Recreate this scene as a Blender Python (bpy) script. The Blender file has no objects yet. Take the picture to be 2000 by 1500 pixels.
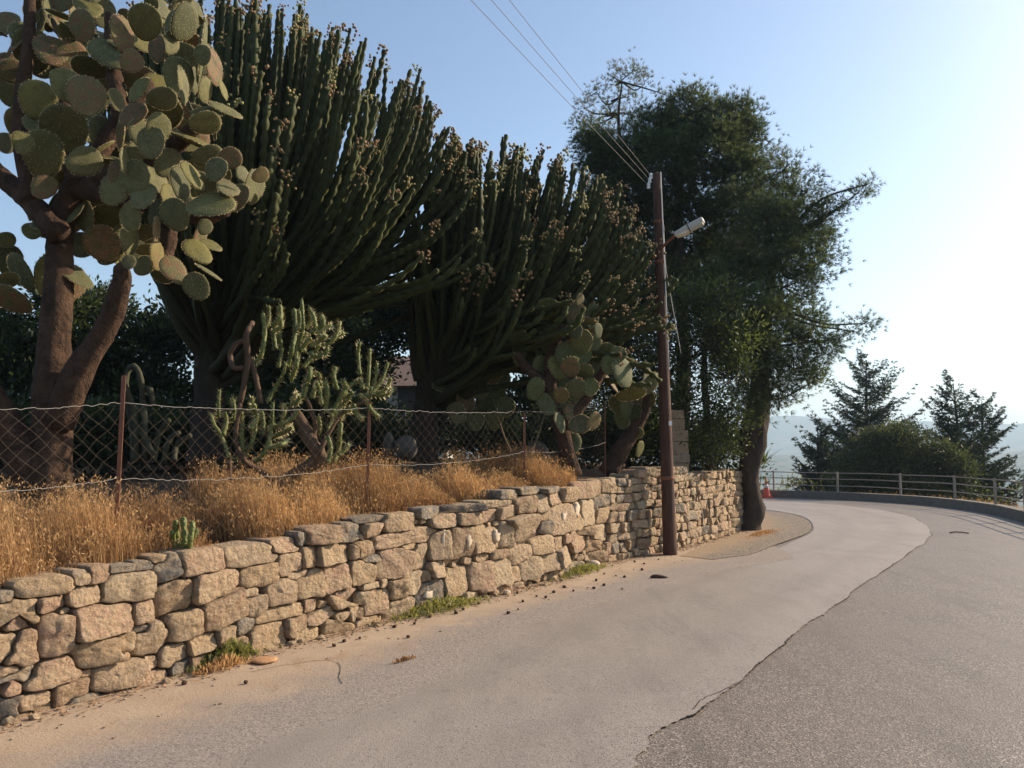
import bpy, math, random
import numpy as np
from mathutils import Vector, Matrix
from math import sin, cos, pi, radians, tan, atan, atan2, sqrt, acos

# ------------------------------------------------------------------ camera, sky, sun, exposure
SC = bpy.context.scene
CAM_H, F_PX, HORIZON = 1.6, 1500.0, 880.0
PITCH = atan((HORIZON - 750.0) / F_PX)
cam_d = bpy.data.cameras.new('camera')
cam_d.sensor_width = 36.0
cam_d.lens = 36.0 * F_PX / 2000.0
cam_d.clip_start, cam_d.clip_end = 0.05, 20000.0
cam = bpy.data.objects.new('camera', cam_d)
SC.collection.objects.link(cam)
cam.location = (0, 0, CAM_H)
cam.rotation_euler = (pi / 2 + PITCH, 0, 0)
SC.camera = cam

SUN_AZ, SUN_EL = radians(65), radians(27)
SUN = Vector((sin(SUN_AZ) * cos(SUN_EL), cos(SUN_AZ) * cos(SUN_EL), sin(SUN_EL)))
world = bpy.data.worlds.new('World')
SC.world = world
world.use_nodes = True
wn = world.node_tree
sky = wn.nodes.new('ShaderNodeTexSky')
sky.sky_type = 'NISHITA'
sky.sun_disc = False
sky.sun_elevation = SUN_EL
sky.sun_rotation = SUN_AZ
sky.altitude = 200
sky.air_density, sky.dust_density, sky.ozone_density = 1.0, 1.25, 1.6
wn.nodes['Background'].inputs['Strength'].default_value = 0.11
wn.links.new(sky.outputs[0], wn.nodes['Background'].inputs['Color'])
sun_d = bpy.data.lights.new('sun', 'SUN')
sun_d.energy = 5.0
sun_d.angle = radians(0.6)
sun_d.color = (1.0, 0.82, 0.62)
sun_o = bpy.data.objects.new('sun', sun_d)
SC.collection.objects.link(sun_o)
sun_o.rotation_euler = SUN.to_track_quat('Z', 'Y').to_euler()
SC.view_settings.view_transform = 'Standard'
SC.view_settings.look = 'None'
SC.view_settings.exposure = 0.88
SC.view_settings.gamma = 1.0
SC.cycles.max_bounces = 6
SC.cycles.transparent_max_bounces = 4
SC.cycles.volume_bounces = 0
SC.cycles.use_denoising = True

COL = SC.collection
RNG = np.random.default_rng(11)
RR = random.Random(5)

# ------------------------------------------------------------------ measuring helpers
def ray(x, y):
    a, b = (x - 1000) / F_PX, (750 - y) / F_PX
    return np.array([a, cos(PITCH) - b * sin(PITCH), sin(PITCH) + b * cos(PITCH)])
def W(x, y, d):                      # the point seen at (x, y) whose distance along the view axis is d
    r = ray(x, y); t = d / r[1]
    return np.array([r[0] * t, d, CAM_H + r[2] * t])
def G(x, y, z=0.0):                  # the point of the level z seen at (x, y)
    r = ray(x, y); t = (z - CAM_H) / r[2]
    return np.array([r[0] * t, r[1] * t, z])

# ------------------------------------------------------------------ object helpers
def tag(o, label=None, cat=None, group=None, kind=None):
    if label: o['label'] = label
    if cat: o['category'] = cat
    if group: o['group'] = group
    if kind: o['kind'] = kind
    return o
def empty(name, loc, label, cat, group=None):
    o = bpy.data.objects.new(name, None)
    o.empty_display_size = 0.2
    COL.objects.link(o)
    o.location = loc
    return tag(o, label, cat, group)
def mesh(name, V, F, smooth=True, tint=None, attrs=None):
    V = np.asarray(V, dtype=np.float32).reshape(-1, 3)
    me = bpy.data.meshes.new(name)
    if isinstance(F, np.ndarray):
        n, k = F.shape
        me.vertices.add(len(V)); me.vertices.foreach_set('co', V.ravel())
        me.loops.add(n * k); me.loops.foreach_set('vertex_index', F.astype(np.int32).ravel())
        me.polygons.add(n)
        me.polygons.foreach_set('loop_start', np.arange(0, n * k, k, dtype=np.int32))
        me.polygons.foreach_set('loop_total', np.full(n, k, dtype=np.int32))
        me.update(calc_edges=True)
    else:
        me.from_pydata([tuple(map(float, v)) for v in V], [], [tuple(map(int, f)) for f in F])
        me.update()
    me.polygons.foreach_set('use_smooth', np.full(len(me.polygons), smooth, dtype=bool))
    if tint is not None:
        attrs = dict(attrs or {}); attrs['tint'] = tint
    for k, a in (attrs or {}).items():
        at = me.attributes.new(k, 'FLOAT', 'POINT')
        at.data.foreach_set('value', np.asarray(a, dtype=np.float32))
    return me
def obj(name, me, mat, parent=None, loc=None, world_coords=True):
    o = bpy.data.objects.new(name, me)
    COL.objects.link(o)
    if mat and not me.materials: me.materials.append(mat)
    if loc is not None: o.location = loc
    if parent is not None:
        o.parent = parent
        if world_coords:             # vertices were written in world space: undo every parent's offset
            off = Vector((0, 0, 0)); p = parent
            while p is not None: off += p.location; p = p.parent
            o.location = (Vector(o.location) if loc is not None else Vector((0, 0, 0))) - off
    return o
def join(parts):
    Vs, Fs, n = [], [], 0
    for V, F in parts:
        V = np.asarray(V, float).reshape(-1, 3)
        Vs.append(V); Fs.append(np.asarray(F) + n); n += len(V)
    return np.concatenate(Vs), np.concatenate(Fs)
def smooth_path(P, n):
    P = np.asarray(P, float)
    if len(P) == 2:
        t = np.linspace(0, 1, n)[:, None]; return P[0] * (1 - t) + P[1] * t
    Q = np.vstack([2 * P[0] - P[1], P, 2 * P[-1] - P[-2]])
    ts = np.linspace(0, len(P) - 1 - 1e-9, n); out = []
    for t in ts:
        i = int(t); u = t - i
        a, b, c, d = Q[i], Q[i + 1], Q[i + 2], Q[i + 3]
        out.append(0.5 * ((2 * b) + (-a + c) * u + (2 * a - 5 * b + 4 * c - d) * u * u + (-a + 3 * b - 3 * c + d) * u ** 3))
    return np.array(out)
def frames(P):
    T = np.gradient(P, axis=0); T /= np.linalg.norm(T, axis=1)[:, None] + 1e-9
    up = np.array([0.31, 0.17, 0.93]) if abs(T[0][2]) < 0.9 else np.array([1.0, 0.2, 0])
    N = np.zeros_like(P); n = up - T[0] * up.dot(T[0]); n /= np.linalg.norm(n)
    for i in range(len(P)):
        n = n - T[i] * n.dot(T[i]); n /= np.linalg.norm(n) + 1e-9; N[i] = n
    return T, N, np.cross(T, N)
def tube(P, R, k=8, cap=True, profile=None, lump=0.0):
    P = np.asarray(P, float); n = len(P)
    R = np.broadcast_to(np.asarray(R, float), (n,)) if np.ndim(R) < 2 else R
    T, N, B = frames(P)
    a = np.linspace(0, 2 * pi, k, endpoint=False)
    pr = np.ones(k) if profile is None else profile
    rad = R[:, None] * pr[None, :] if np.ndim(R) == 1 else R
    if lump: rad = rad * (1 + lump * RNG.normal(size=rad.shape))
    V = P[:, None, :] + rad[:, :, None] * (cos_(a)[None, :, None] * N[:, None, :] + sin_(a)[None, :, None] * B[:, None, :])
    V = V.reshape(-1, 3); F = []
    i = np.arange(n - 1)[:, None]; j = np.arange(k)[None, :]; j2 = (j + 1) % k
    F = np.stack([i * k + j, i * k + j2, (i + 1) * k + j2, (i + 1) * k + j], -1).reshape(-1, 4)
    if cap:
        V = np.vstack([V, P[0] - T[0] * R.flat[0] * .2, P[-1] + T[-1] * np.mean(rad[-1]) * .7])
        jj = np.arange(k); b0, b1 = n * k, n * k + 1
        F = np.vstack([F, np.stack([np.full(k, b0), (jj + 1) % k, jj, np.full(k, b0)], -1)[:, [0, 1, 2, 2]],
                       np.stack([np.full(k, b1), (n - 1) * k + jj, (n - 1) * k + (jj + 1) % k], -1)[:, [0, 1, 2, 2]]])
    return V, F
def cos_(a): return np.cos(a)
def sin_(a): return np.sin(a)
def fix(F):                          # quads with a doubled last corner become triangles
    return [tuple(f[:3]) if f[2] == f[3] else tuple(f) for f in np.asarray(F).tolist()]
def tube_mesh(name, P, R, k=8, smooth=True, lump=0.0, profile=None):
    V, F = tube(P, R, k, True, profile, lump)
    return mesh(name, V, fix(F), smooth)
def box(c, s, rz=0.0, taper=1.0):
    sx, sy, sz = [v / 2 for v in s]; V = []
    for z, k in ((-sz, 1.0), (sz, taper)):
        for x, y in ((-sx, -sy), (sx, -sy), (sx, sy), (-sx, sy)):
            x, y = x * k, y * k
            V.append((c[0] + x * cos(rz) - y * sin(rz), c[1] + x * sin(rz) + y * cos(rz), c[2] + z))
    return np.array(V), np.array([(3, 2, 1, 0), (4, 5, 6, 7), (0, 1, 5, 4), (1, 2, 6, 5), (2, 3, 7, 6), (3, 0, 4, 7)])
def unit_rand(n):
    v = RNG.normal(size=(n, 3)); return v / np.linalg.norm(v, axis=1)[:, None]

# ------------------------------------------------------------------ materials
class Mt:
    def __init__(s, name, rough=0.85, spec=0.3):
        s.m = bpy.data.materials.new(name); s.m.use_nodes = True
        s.nt = s.m.node_tree; s.b = s.nt.nodes['Principled BSDF']
        s.b.inputs['Roughness'].default_value = rough
        s.b.inputs['Specular IOR Level'].default_value = spec
        s.out = s.nt.nodes['Material Output']
    def n(s, t, **k):
        x = s.nt.nodes.new(t)
        for a, v in k.items(): setattr(x, a, v)
        return x
    def l(s, a, b): s.nt.links.new(a, b)
    def coord(s, which='Object', rnd=0.0):
        c = s.n('ShaderNodeTexCoord').outputs[which]
        if rnd:
            oi = s.n('ShaderNodeObjectInfo'); mu = s.n('ShaderNodeMath', operation='MULTIPLY'); mu.inputs[1].default_value = rnd
            s.l(oi.outputs['Random'], mu.inputs[0])
            ad = s.n('ShaderNodeVectorMath', operation='ADD'); s.l(c, ad.inputs[0]); s.l(mu.outputs[0], ad.inputs[1]); c = ad.outputs[0]
        return c
    def scale(s, v, k):
        mp = s.n('ShaderNodeMapping'); mp.inputs['Scale'].default_value = k; s.l(v, mp.inputs['Vector']); return mp.outputs[0]
    def noise(s, v, sc, det=4.0, rough=0.6, dist=0.0):
        x = s.n('ShaderNodeTexNoise'); s.l(v, x.inputs['Vector'])
        x.inputs['Scale'].default_value = sc; x.inputs['Detail'].default_value = det
        x.inputs['Roughness'].default_value = rough; x.inputs['Distortion'].default_value = dist
        return x.outputs['Fac']
    def voro(s, v, sc, feat='F1', out='Distance'):
        x = s.n('ShaderNodeTexVoronoi', feature=feat); s.l(v, x.inputs['Vector']); x.inputs['Scale'].default_value = sc
        return x.outputs[out]
    def ramp(s, f, stops, interp='LINEAR'):
        x = s.n('ShaderNodeValToRGB'); s.l(f, x.inputs[0]); e = x.color_ramp.elements; x.color_ramp.interpolation = interp
        while len(e) < len(stops): e.new(0.5)
        for el, (p, c) in zip(e, stops):
            el.position = p; el.color = (*c, 1) if len(c) == 3 else c
        return x.outputs[0]
    def val(s, f, a, b, c=0.0, d=1.0):
        x = s.n('ShaderNodeMapRange'); s.l(f, x.inputs[0])
        for i, v in enumerate((a, b, c, d)): x.inputs[i + 1].default_value = v
        return x.outputs[0]
    def mix(s, f, a, b, mode='MIX'):
        x = s.n('ShaderNodeMix', data_type='RGBA', blend_type=mode)
        for sock, v in ((x.inputs[0], f), (x.inputs[6], a), (x.inputs[7], b)):
            if hasattr(v, 'is_linked'): s.l(v, sock)
            elif isinstance(v, (int, float)): sock.default_value = v
            else: sock.default_value = (*v, 1)
        return x.outputs[2]
    def math(s, op, a, b=None):
        x = s.n('ShaderNodeMath', operation=op)
        for i, v in enumerate((a, b)):
            if v is None: continue
            if hasattr(v, 'is_linked'): s.l(v, x.inputs[i])
            else: x.inputs[i].default_value = v
        return x.outputs[0]
    def attr(s, name):
        x = s.n('ShaderNodeAttribute'); x.attribute_name = name; return x.outputs['Fac']
    def rnd(s): return s.n('ShaderNodeObjectInfo').outputs['Random']
    def color(s, c):
        if hasattr(c, 'is_linked'): s.l(c, s.b.inputs['Base Color'])
        else: s.b.inputs['Base Color'].default_value = (*c, 1)
        s.c = c
    def bump(s, h, strength=0.4, dist=0.02):
        x = s.n('ShaderNodeBump'); x.inputs['Strength'].default_value = strength; x.inputs['Distance'].default_value = dist
        s.l(h, x.inputs['Height']); s.l(x.outputs[0], s.b.inputs['Normal'])
    def translucent(s, amount, gain=(1, 1, 1)):
        t = s.n('ShaderNodeBsdfTranslucent'); g = s.mix(1.0, s.c, gain, 'MULTIPLY'); s.l(g, t.inputs['Color'])
        mx = s.n('ShaderNodeMixShader'); mx.inputs[0].default_value = amount
        s.l(s.b.outputs[0], mx.inputs[1]); s.l(t.outputs[0], mx.inputs[2]); s.l(mx.outputs[0], s.out.inputs['Surface'])

def leaf_mat(name, dark, light, trans=0.35, rough=0.6, spec=0.3, gain=(1.3, 1.35, 0.8)):
    m = Mt(name, rough, spec)
    m.color(m.mix(m.attr('tint'), dark, light))
    if trans: m.translucent(trans, gain)
    return m.m
def plain(name, c, rough=0.7, spec=0.3, var=0.25, scale=14.0, bump=0.15, bd=0.01, metal=0.0):
    m = Mt(name, rough, spec); v = m.coord('Object', 7.0)
    f = m.noise(v, scale, 5)
    m.color(m.mix(f, tuple(x * (1 - var) for x in c), tuple(min(1, x * (1 + var)) for x in c)))
    if bump: m.bump(m.noise(v, scale * 3, 4), bump, bd)
    m.b.inputs['Metallic'].default_value = metal
    return m.m

def mk_stone(name, ramp, seed):
    m = Mt(name, 0.92, 0.2); v = m.coord('Object', 31.0 + seed)
    base = m.ramp(m.rnd(), ramp)
    big = m.noise(v, 7, 4, 0.6, 0.6)
    c = m.mix(m.val(big, .42, .68), base, (0.50, 0.375, 0.235))
    c = m.mix(m.val(m.noise(v, 11, 5, .7), .52, .75, 0, .55), c, (0.24, 0.19, 0.14))
    pit = m.val(m.noise(v, 34, 5, .75), .58, .72, 0, .8)
    c = m.mix(m.math('MULTIPLY', pit, .7), c, (0.15, 0.10, 0.06))
    c = m.mix(m.val(m.noise(v, 13, 4, .6, 1.2), .56, .70, 0, .6), c, (0.60, 0.50, 0.36))
    m.color(c)
    h = m.math('ADD', m.math('MULTIPLY', m.noise(v, 9, 8, .74), 1.7), m.math('MULTIPLY', pit, -0.55))
    h = m.math('ADD', h, m.math('MULTIPLY', m.voro(v, 26), -.35))
    m.bump(h, 1.0, 0.065)
    return m.m
M = {}
M['stone'] = mk_stone('limestone', [(0, (.42, .285, .17)), (.2, (.54, .39, .235)), (.4, (.36, .245, .155)), (.6, (.49, .32, .215)), (.8, (.57, .445, .29)), (1, (.40, .295, .20))], 0)
M['stone_grey'] = mk_stone('grey_stone', [(0, (.17, .155, .135)), (.5, (.26, .235, .20)), (1, (.21, .19, .16))], 3)
M['stone_white'] = plain('pale_broken_stone', (.54, .44, .32), .9, .2, .2, 20, .4)
M['core'] = plain('wall_rubble', (.11, .08, .055), .95, .1, .4, 30, .6, .02)
def asphalt(name, c1, c2, c3, sc, warm, bumpy):
    m = Mt(name, 0.64, 0.36); v = m.coord('Object')
    cell = m.voro(v, sc, 'F1', 'Color'); sep = m.n('ShaderNodeSeparateColor'); m.l(cell, sep.inputs[0])
    f = sep.outputs[0]
    c = m.ramp(f, [(0, c3), (.30, c1), (.7, c1), (1, c2)])
    fine = m.noise(v, sc * 1.7, 3, .7)
    c = m.mix(m.val(fine, .45, .75, 0, .45), c, c2)
    big = m.noise(v, .9, 5, .6); c = m.mix(m.val(big, .35, .7, 0, .45), c, warm)
    st = m.noise(m.scale(v, (1.6, .35, 1)), 2.2, 5, .65); c = m.mix(m.val(st, .48, .72, 0, .45), c, tuple(x * .6 for x in c1)); pt = m.noise(v, .45, 3, .5, 1.0); c = m.mix(m.val(pt, .5, .58, 0, .3), c, tuple(x * 1.25 for x in c1))
    sp = m.noise(v, 26, 2, .6); c = m.mix(m.val(sp, .66, .72, 0, .6), c, c3)
    if name == 'smooth_asphalt':     # polished wheel tracks and oil drips along the lane
        w = m.math('ADD', m.attr('edge'), m.math('MULTIPLY', m.math('SUBTRACT', m.noise(v, 1.1, 4), .5), .12))
        tr = m.ramp(w, [(0, (0, 0, 0)), (.18, (.1, .1, .1)), (.30, (1, 1, 1)), (.42, (.1, .1, .1)), (.5, (.25, .25, .25)), (.62, (.1, .1, .1)), (.74, (1, 1, 1)), (.88, (0, 0, 0))])
        c = m.mix(m.math('MULTIPLY', tr, .30), c, tuple(x * .66 for x in c1))
        c = m.mix(m.val(m.noise(v, 5.5, 3, .5, .8), .68, .74, 0, .35), c, tuple(x * .5 for x in c1))
    m.color(c)
    h = m.math('ADD', m.math('MULTIPLY', m.voro(v, sc), .6), m.math('MULTIPLY', m.noise(v, sc * .6, 3), .7))
    m.bump(h, bumpy, 0.008)
    return m.m
M['asphalt'] = asphalt('rough_asphalt', (.125, .105, .089), (.35, .30, .25), (.026, .022, .019), 100, (.165, .132, .104), .45)
M['lane'] = asphalt('smooth_asphalt', (.245, .212, .184), (.33, .288, .252), (.095, .082, .072), 120, (.285, .236, .195), .32)
def mk_shoulder():
    m = Mt('dusty_shoulder', .9, .2); v = m.coord('Object')
    f = m.noise(v, 1.6, 6, .65)
    sand = m.mix(m.val(f, .35, .68), (.40, .305, .215), (.32, .24, .17))
    sand = m.mix(m.val(m.noise(v, 70, 3, .7), .55, .75, 0, .6), sand, (.19, .14, .10))
    sand = m.mix(m.val(m.noise(v, 120, 2, .6), .66, .72, 0, .5), sand, (.48, .40, .30))
    sand = m.mix(m.val(m.noise(m.scale(v, (1, .5, 1)), 4.2, 4, .6), .56, .66, 0, .5), sand, (.26, .165, .095))
    cell = m.voro(v, 110, 'F1', 'Color'); sep = m.n('ShaderNodeSeparateColor'); m.l(cell, sep.inputs[0])
    asp = m.ramp(sep.outputs[0], [(0, (.15, .127, .11)), (.35, (.25, .213, .184)), (.75, (.265, .226, .194)), (1, (.33, .285, .245))])
    e = m.math('ADD', m.math('MULTIPLY', m.attr('edge'), 1.2), m.math('MULTIPLY', m.math('SUBTRACT', m.noise(v, 3.5, 6, .7), .5), .8))
    m.color(m.mix(m.val(e, .48, .88), sand, asp))
    m.bump(m.math('ADD', m.noise(v, 40, 5, .7), m.math('MULTIPLY', m.noise(v, 150, 2), .4)), .6, .012)
    return m.m
M['shoulder'] = mk_shoulder()
def mk_gravel():
    m = Mt('gravel', .9, .2); v = m.coord('Object')
    cell = m.voro(v, 60, 'F1', 'Color'); sep = m.n('ShaderNodeSeparateColor'); m.l(cell, sep.inputs[0])
    c = m.ramp(sep.outputs[0], [(0, (.09, .075, .06)), (.4, (.2, .165, .13)), (.8, (.27, .22, .17)), (1, (.4, .34, .27))])
    e = m.math('ADD', m.attr('edge'), m.math('MULTIPLY', m.math('SUBTRACT', m.noise(v, 2.5, 6, .7), .5), 1.0)); c = m.mix(m.val(e, .30, .75, 1, 0), c, (.32, .232, .15)); m.color(c)
    m.bump(m.voro(v, 60), .8, .02); return m.m
M['gravel'] = mk_gravel()
M['crack'] = plain('open_crack', (.028, .023, .02), .95, .1)
M['kerb'] = plain('old_concrete', (.17, .15, .125), .9, .2, .35, 6, .4)
def mk_earth(name, a, b):
    m = Mt(name, .95, .1); v = m.coord('Object')
    c = m.mix(m.val(m.noise(v, .6, 6, .7), .35, .65), a, b); c = m.mix(m.val(m.noise(v, 14, 5, .7), .45, .7), c, tuple(x * .55 for x in a)); m.color(c)
    m.bump(m.noise(v, 9, 6, .7), .7, .05); return m.m
M['earth'] = mk_earth('dry_earth', (.13, .085, .05), (.075, .052, .033))
def mk_ground():
    m = Mt('terrain', .95, .1); v = m.coord('Object')
    c = m.mix(m.val(m.noise(v, .012, 8, .65), .4, .6), (.055, .075, .035), (.17, .14, .085))
    c = m.mix(m.val(m.noise(v, .05, 5, .7), .5, .62), c, (.035, .05, .025)); m.color(c); return m.m
M['ground'] = mk_ground()
def mk_pad(name, green, pale):
    m = Mt(name, .7, .18); v = m.coord('Object', 0.0); vr = m.coord('Object', 13.0)
    r = m.rnd()
    c = m.mix(r, green, pale); c = m.mix(m.val(m.math('FRACT', m.math('MULTIPLY', r, 5.17)), .55, 1.0, 0, .7), c, (pale[0] * 1.25, pale[1] * 1.1, pale[2] * .6))
    c = m.mix(m.val(m.noise(vr, 4, 5, .6), .45, .7, 0, .55), c, tuple(x * .6 for x in green))
    corky = m.math('MULTIPLY', m.val(m.noise(vr, 5, 5, .7), .42, .56), m.val(m.math('FRACT', m.math('MULTIPLY', r, 7.31)), .70, .9))
    c = m.mix(corky, c, (.17, .095, .05))
    ar = m.val(m.voro(m.scale(v, (1, .2, 1)), 17), .12, .30, 1, 0)
    c = m.mix(m.math('MULTIPLY', ar, .75), c, (.33, .29, .16))
    m.color(c)
    m.bump(m.math('ADD', m.math('MULTIPLY', ar, 1.0), m.math('MULTIPLY', m.noise(vr, 25, 4), .5)), .6, .012)
    return m.m
M['pad'] = mk_pad('prickly_pear_pad', (.074, .077, .032), (.142, .138, .06))
M['pad_b'] = mk_pad('cactus_pad_far', (.065, .078, .032), (.115, .125, .05))
_g = Mt('glochids', .8, .2); _g.color(_g.mix(_g.rnd(), (.66, .54, .30), (.74, .62, .38))); _g.translucent(.55); M['glochid'] = _g.m
def mk_bark(name, a, b, sc, stretch=(1, 1, .25), bs=.8, bd=.03):
    m = Mt(name, .93, .15); v = m.coord('Object')
    f = m.noise(m.scale(v, stretch), sc, 6, .7, .6)
    c = m.mix(m.val(f, .35, .65), a, b); c = m.mix(m.val(m.noise(v, 3, 4), .5, .75, 0, .5), c, tuple(x * .55 for x in a)); m.color(c)
    m.bump(m.math('ADD', f, m.math('MULTIPLY', m.noise(v, sc * 3, 4), .4)), bs, bd); return m.m
M['opuntia_bark'] = mk_bark('corky_cactus_trunk', (.115, .068, .042), (.048, .031, .022), 8, (1, 1, .8), 1.0, .09)
M['euph_bark'] = mk_bark('grey_euphorbia_bark', (.055, .042, .03), (.03, .024, .018), 12)
M['pine_bark'] = mk_bark('pine_bark', (.085, .063, .047), (.038, .03, .024), 8, (1, 1, .22), 1.0, .06)
M['twig'] = plain('twig', (.12, .085, .055), .9, .1)
def mk_euph():
    m = Mt('euphorbia_stem', .7, .12); v = m.coord('Object', 17.0)
    c = m.mix(m.rnd(), (.016, .025, .009), (.046, .058, .018))
    c = m.mix(m.val(m.noise(v, 3, 4), .4, .7, 0, .5), c, (.045, .055, .018))
    c = m.mix(m.math('MULTIPLY', m.attr('rib'), .45), c, (.085, .08, .035))
    c = m.mix(m.math('MULTIPLY', m.attr('wood'), .8), c, (.04, .034, .02)); m.color(c)
    m.bump(m.noise(v, 30, 4), .3, .01); return m.m
M['euph'] = mk_euph()
def mk_fruit():
    m = Mt('capsules', .7, .3); m.color(m.ramp(m.rnd(), [(0, (.28, .18, .075)), (.45, (.22, .125, .06)), (.7, (.34, .26, .095)), (1, (.36, .34, .13))])); return m.m
M['fruit'] = mk_fruit()
def mk_eve():
    m = Mt('spiny_cactus_stem', .6, .35); v = m.coord('Object', 5.0)
    c = m.mix(m.rnd(), (.085, .115, .025), (.15, .165, .04)); c = m.mix(m.val(m.noise(v, 30, 3), .5, .7, 0, .6), c, (.05, .065, .018)); m.color(c)
    m.bump(m.voro(v, 55), .7, .01); return m.m
M['eve'] = mk_eve()
M['dull_cactus'] = plain('dull_cactus', (.065, .066, .04), .8, .15, .4, 30, .6, .02)
M['eve_wood'] = plain('old_cactus_wood', (.105, .068, .043), .9, .2, .4, 20, .6, .02)
M['spine'] = plain('spines', (.55, .48, .25), .6, .3, .1, 10, 0)
M['grass'] = leaf_mat('dry_grass', (.19, .105, .048), (.62, .42, .21), .45, .7, .2, (1.15, 1.02, .82))
M['litter'] = leaf_mat('leaf_litter', (.16, .08, .04), (.36, .21, .11), .1)
M['grass_green'] = leaf_mat('green_weed', (.10, .115, .035), (.25, .235, .08), .4)
M['needles'] = leaf_mat('pine_needles', (.045, .064, .034), (.145, .175, .08), .4, .55, .25)
M['needles_b'] = leaf_mat('sparse_pine_needles', (.09, .095, .045), (.20, .19, .09), .35, .5, .3)
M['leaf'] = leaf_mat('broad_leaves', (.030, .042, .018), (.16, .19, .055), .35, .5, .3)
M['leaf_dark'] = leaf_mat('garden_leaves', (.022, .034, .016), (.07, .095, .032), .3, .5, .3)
M['cypress'] = leaf_mat('cypress_sprays', (.025, .042, .026), (.06, .085, .045), .2, .6, .2)
M['bush'] = leaf_mat('bush_leaves', (.032, .044, .02), (.095, .105, .045), .35, .55, .3)
M['blade'] = leaf_mat('sword_leaves', (.06, .09, .03), (.16, .20, .07), .3, .45, .4)
def mk_pole():
    m = Mt('creosoted_pole', .8, .3); v = m.coord('Object')
    f = m.noise(m.scale(v, (14, 14, .5)), 5, 6, .7)
    m.color(m.mix(m.val(f, .35, .68), (.13, .062, .040), (.035, .020, .015))); m.bump(f, 1.0, .025); return m.m
M['pole'] = mk_pole()
M['rust'] = plain('rusty_steel', (.20, .085, .05), .85, .3, .45, 25, .3)
M['wire'] = plain('galvanised_wire', (.36, .33, .29), .55, .5, .2, 30, 0)
M['old_wire'] = plain('rusted_wire', (.15, .115, .085), .8, .2, .3, 30, 0)
M['cable'] = plain('cable', (.16, .16, .16), .6, .3, .1, 10, 0)
M['alu'] = plain('aluminium_strand', (.55, .55, .55), .5, .4, .1, 10, 0)
M['lamp'] = plain('lamp_housing', (.50, .47, .41), .5, .4, .1, 12, .05)
M['lens'] = plain('lamp_lens', (.72, .60, .42), .35, .5, .1, 12, .05)
M['rail'] = plain('weathered_rail', (.30, .25, .20), .8, .3, .4, 9, .3)
M['cone'] = plain('orange_plastic', (.75, .10, .045), .5, .4, .1, 10, 0)
M['white'] = plain('white_band', (.8, .8, .78), .5, .4, .05, 10, 0)
M['plaster'] = plain('white_plaster', (.42, .40, .37), .9, .2, .1, 3, .2)
M['tile'] = plain('roof_tile', (.16, .11, .085), .85, .2, .3, 5, .2)
M['shutter'] = plain('dark_shutter', (.06, .055, .05), .6, .3)
M['iron'] = plain('black_iron', (.02, .02, .022), .5, .4)
M['terracotta'] = plain('flat_terracotta', (.40, .22, .11), .9, .2, .3, 16, .4)
M['cone_brown'] = plain('pine_cone_scales', (.075, .045, .03), .9, .1)
M['boulder'] = plain('grey_boulder', (.08, .073, .06), .92, .2, .35, 8, .7, .03)
M['hut'] = plain('far_plaster', (.7, .68, .64), .9, .1, .1, 1, 0)

# ------------------------------------------------------------------ plan of the place
wall_px = [(-330, 1506), (-160, 1458), (0, 1416), (196, 1364), (305, 1330), (413, 1306), (490, 1280), (682, 1231), (810, 1199), (960, 1165), (1095, 1129), (1170, 1103), (1299, 1078), (1365, 1060), (1452, 1036)]
WP = np.array([G(x, y)[:2] for x, y in wall_px])
WP = smooth_path(WP, 120)
seg = np.linalg.norm(np.diff(WP, axis=0), axis=1)
WU = np.concatenate([[0], np.cumsum(seg)])
WTAN = np.gradient(WP, axis=0); WTAN /= np.linalg.norm(WTAN, axis=1)[:, None]
k_ = np.ones(15) / 15
WTAN = np.stack([np.convolve(np.pad(WTAN[:, i], 7, mode='edge'), k_, 'valid') for i in (0, 1)], 1)
WTAN /= np.linalg.norm(WTAN, axis=1)[:, None]
def wall_at(u):
    p = np.array([np.interp(u, WU, WP[:, i]) for i in (0, 1)]); t = np.array([np.interp(u, WU, WTAN[:, i]) for i in (0, 1)])
    t /= np.linalg.norm(t); return p, t, np.array([t[1], -t[0]])     # point, tangent, normal to the road
def wall_uv(x, y):
    r = ray(x, y); d = r[:2] / np.linalg.norm(r[:2]); n = np.array([d[1], -d[0]])
    s = WP @ n; i = np.where((s[:-1] <= 0) != (s[1:] <= 0))[0]
    i = i[0] if len(i) else (0 if abs(s[0]) < abs(s[-1]) else len(s) - 2)
    f = s[i] / (s[i] - s[i + 1]); p = WP[i] * (1 - f) + WP[i + 1] * f
    t = p.dot(d) / np.linalg.norm(r[:2])
    return WU[i] + f * (WU[i + 1] - WU[i]), CAM_H + t * r[2]
top_px = [(-330, 1230), (-160, 1195), (0, 1160), (140, 1128), (210, 1112), (297, 1090), (434, 1077), (525, 1066), (595, 1035), (700, 1026), (849, 995), (960, 974), (1125, 947), (1194, 930), (1290, 919), (1380, 922), (1448, 914)]
tp = sorted(wall_uv(x, y) for x, y in top_px)
TU, TV = np.array([a for a, b in tp]), np.array([b for a, b in tp])
def wtop(u): return np.interp(u, TU, TV)
kerb_pts = np.array([(6.6, -8), (6.8, -2), (7.3, 4), (8.6, 9.5), (10.2, 13.6), (11.33, 17), (12.1, 19.5), (12.3, 21.4), (12.15, 22.9), (11.6, 24.1), (10.8, 25.2), (9.75, 26.1), (8.9, 26.6), (7.4, 27.3), (4, 28.3), (-3, 29), (-14, 29.5)])
KP = smooth_path(kerb_pts, 160)
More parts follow.
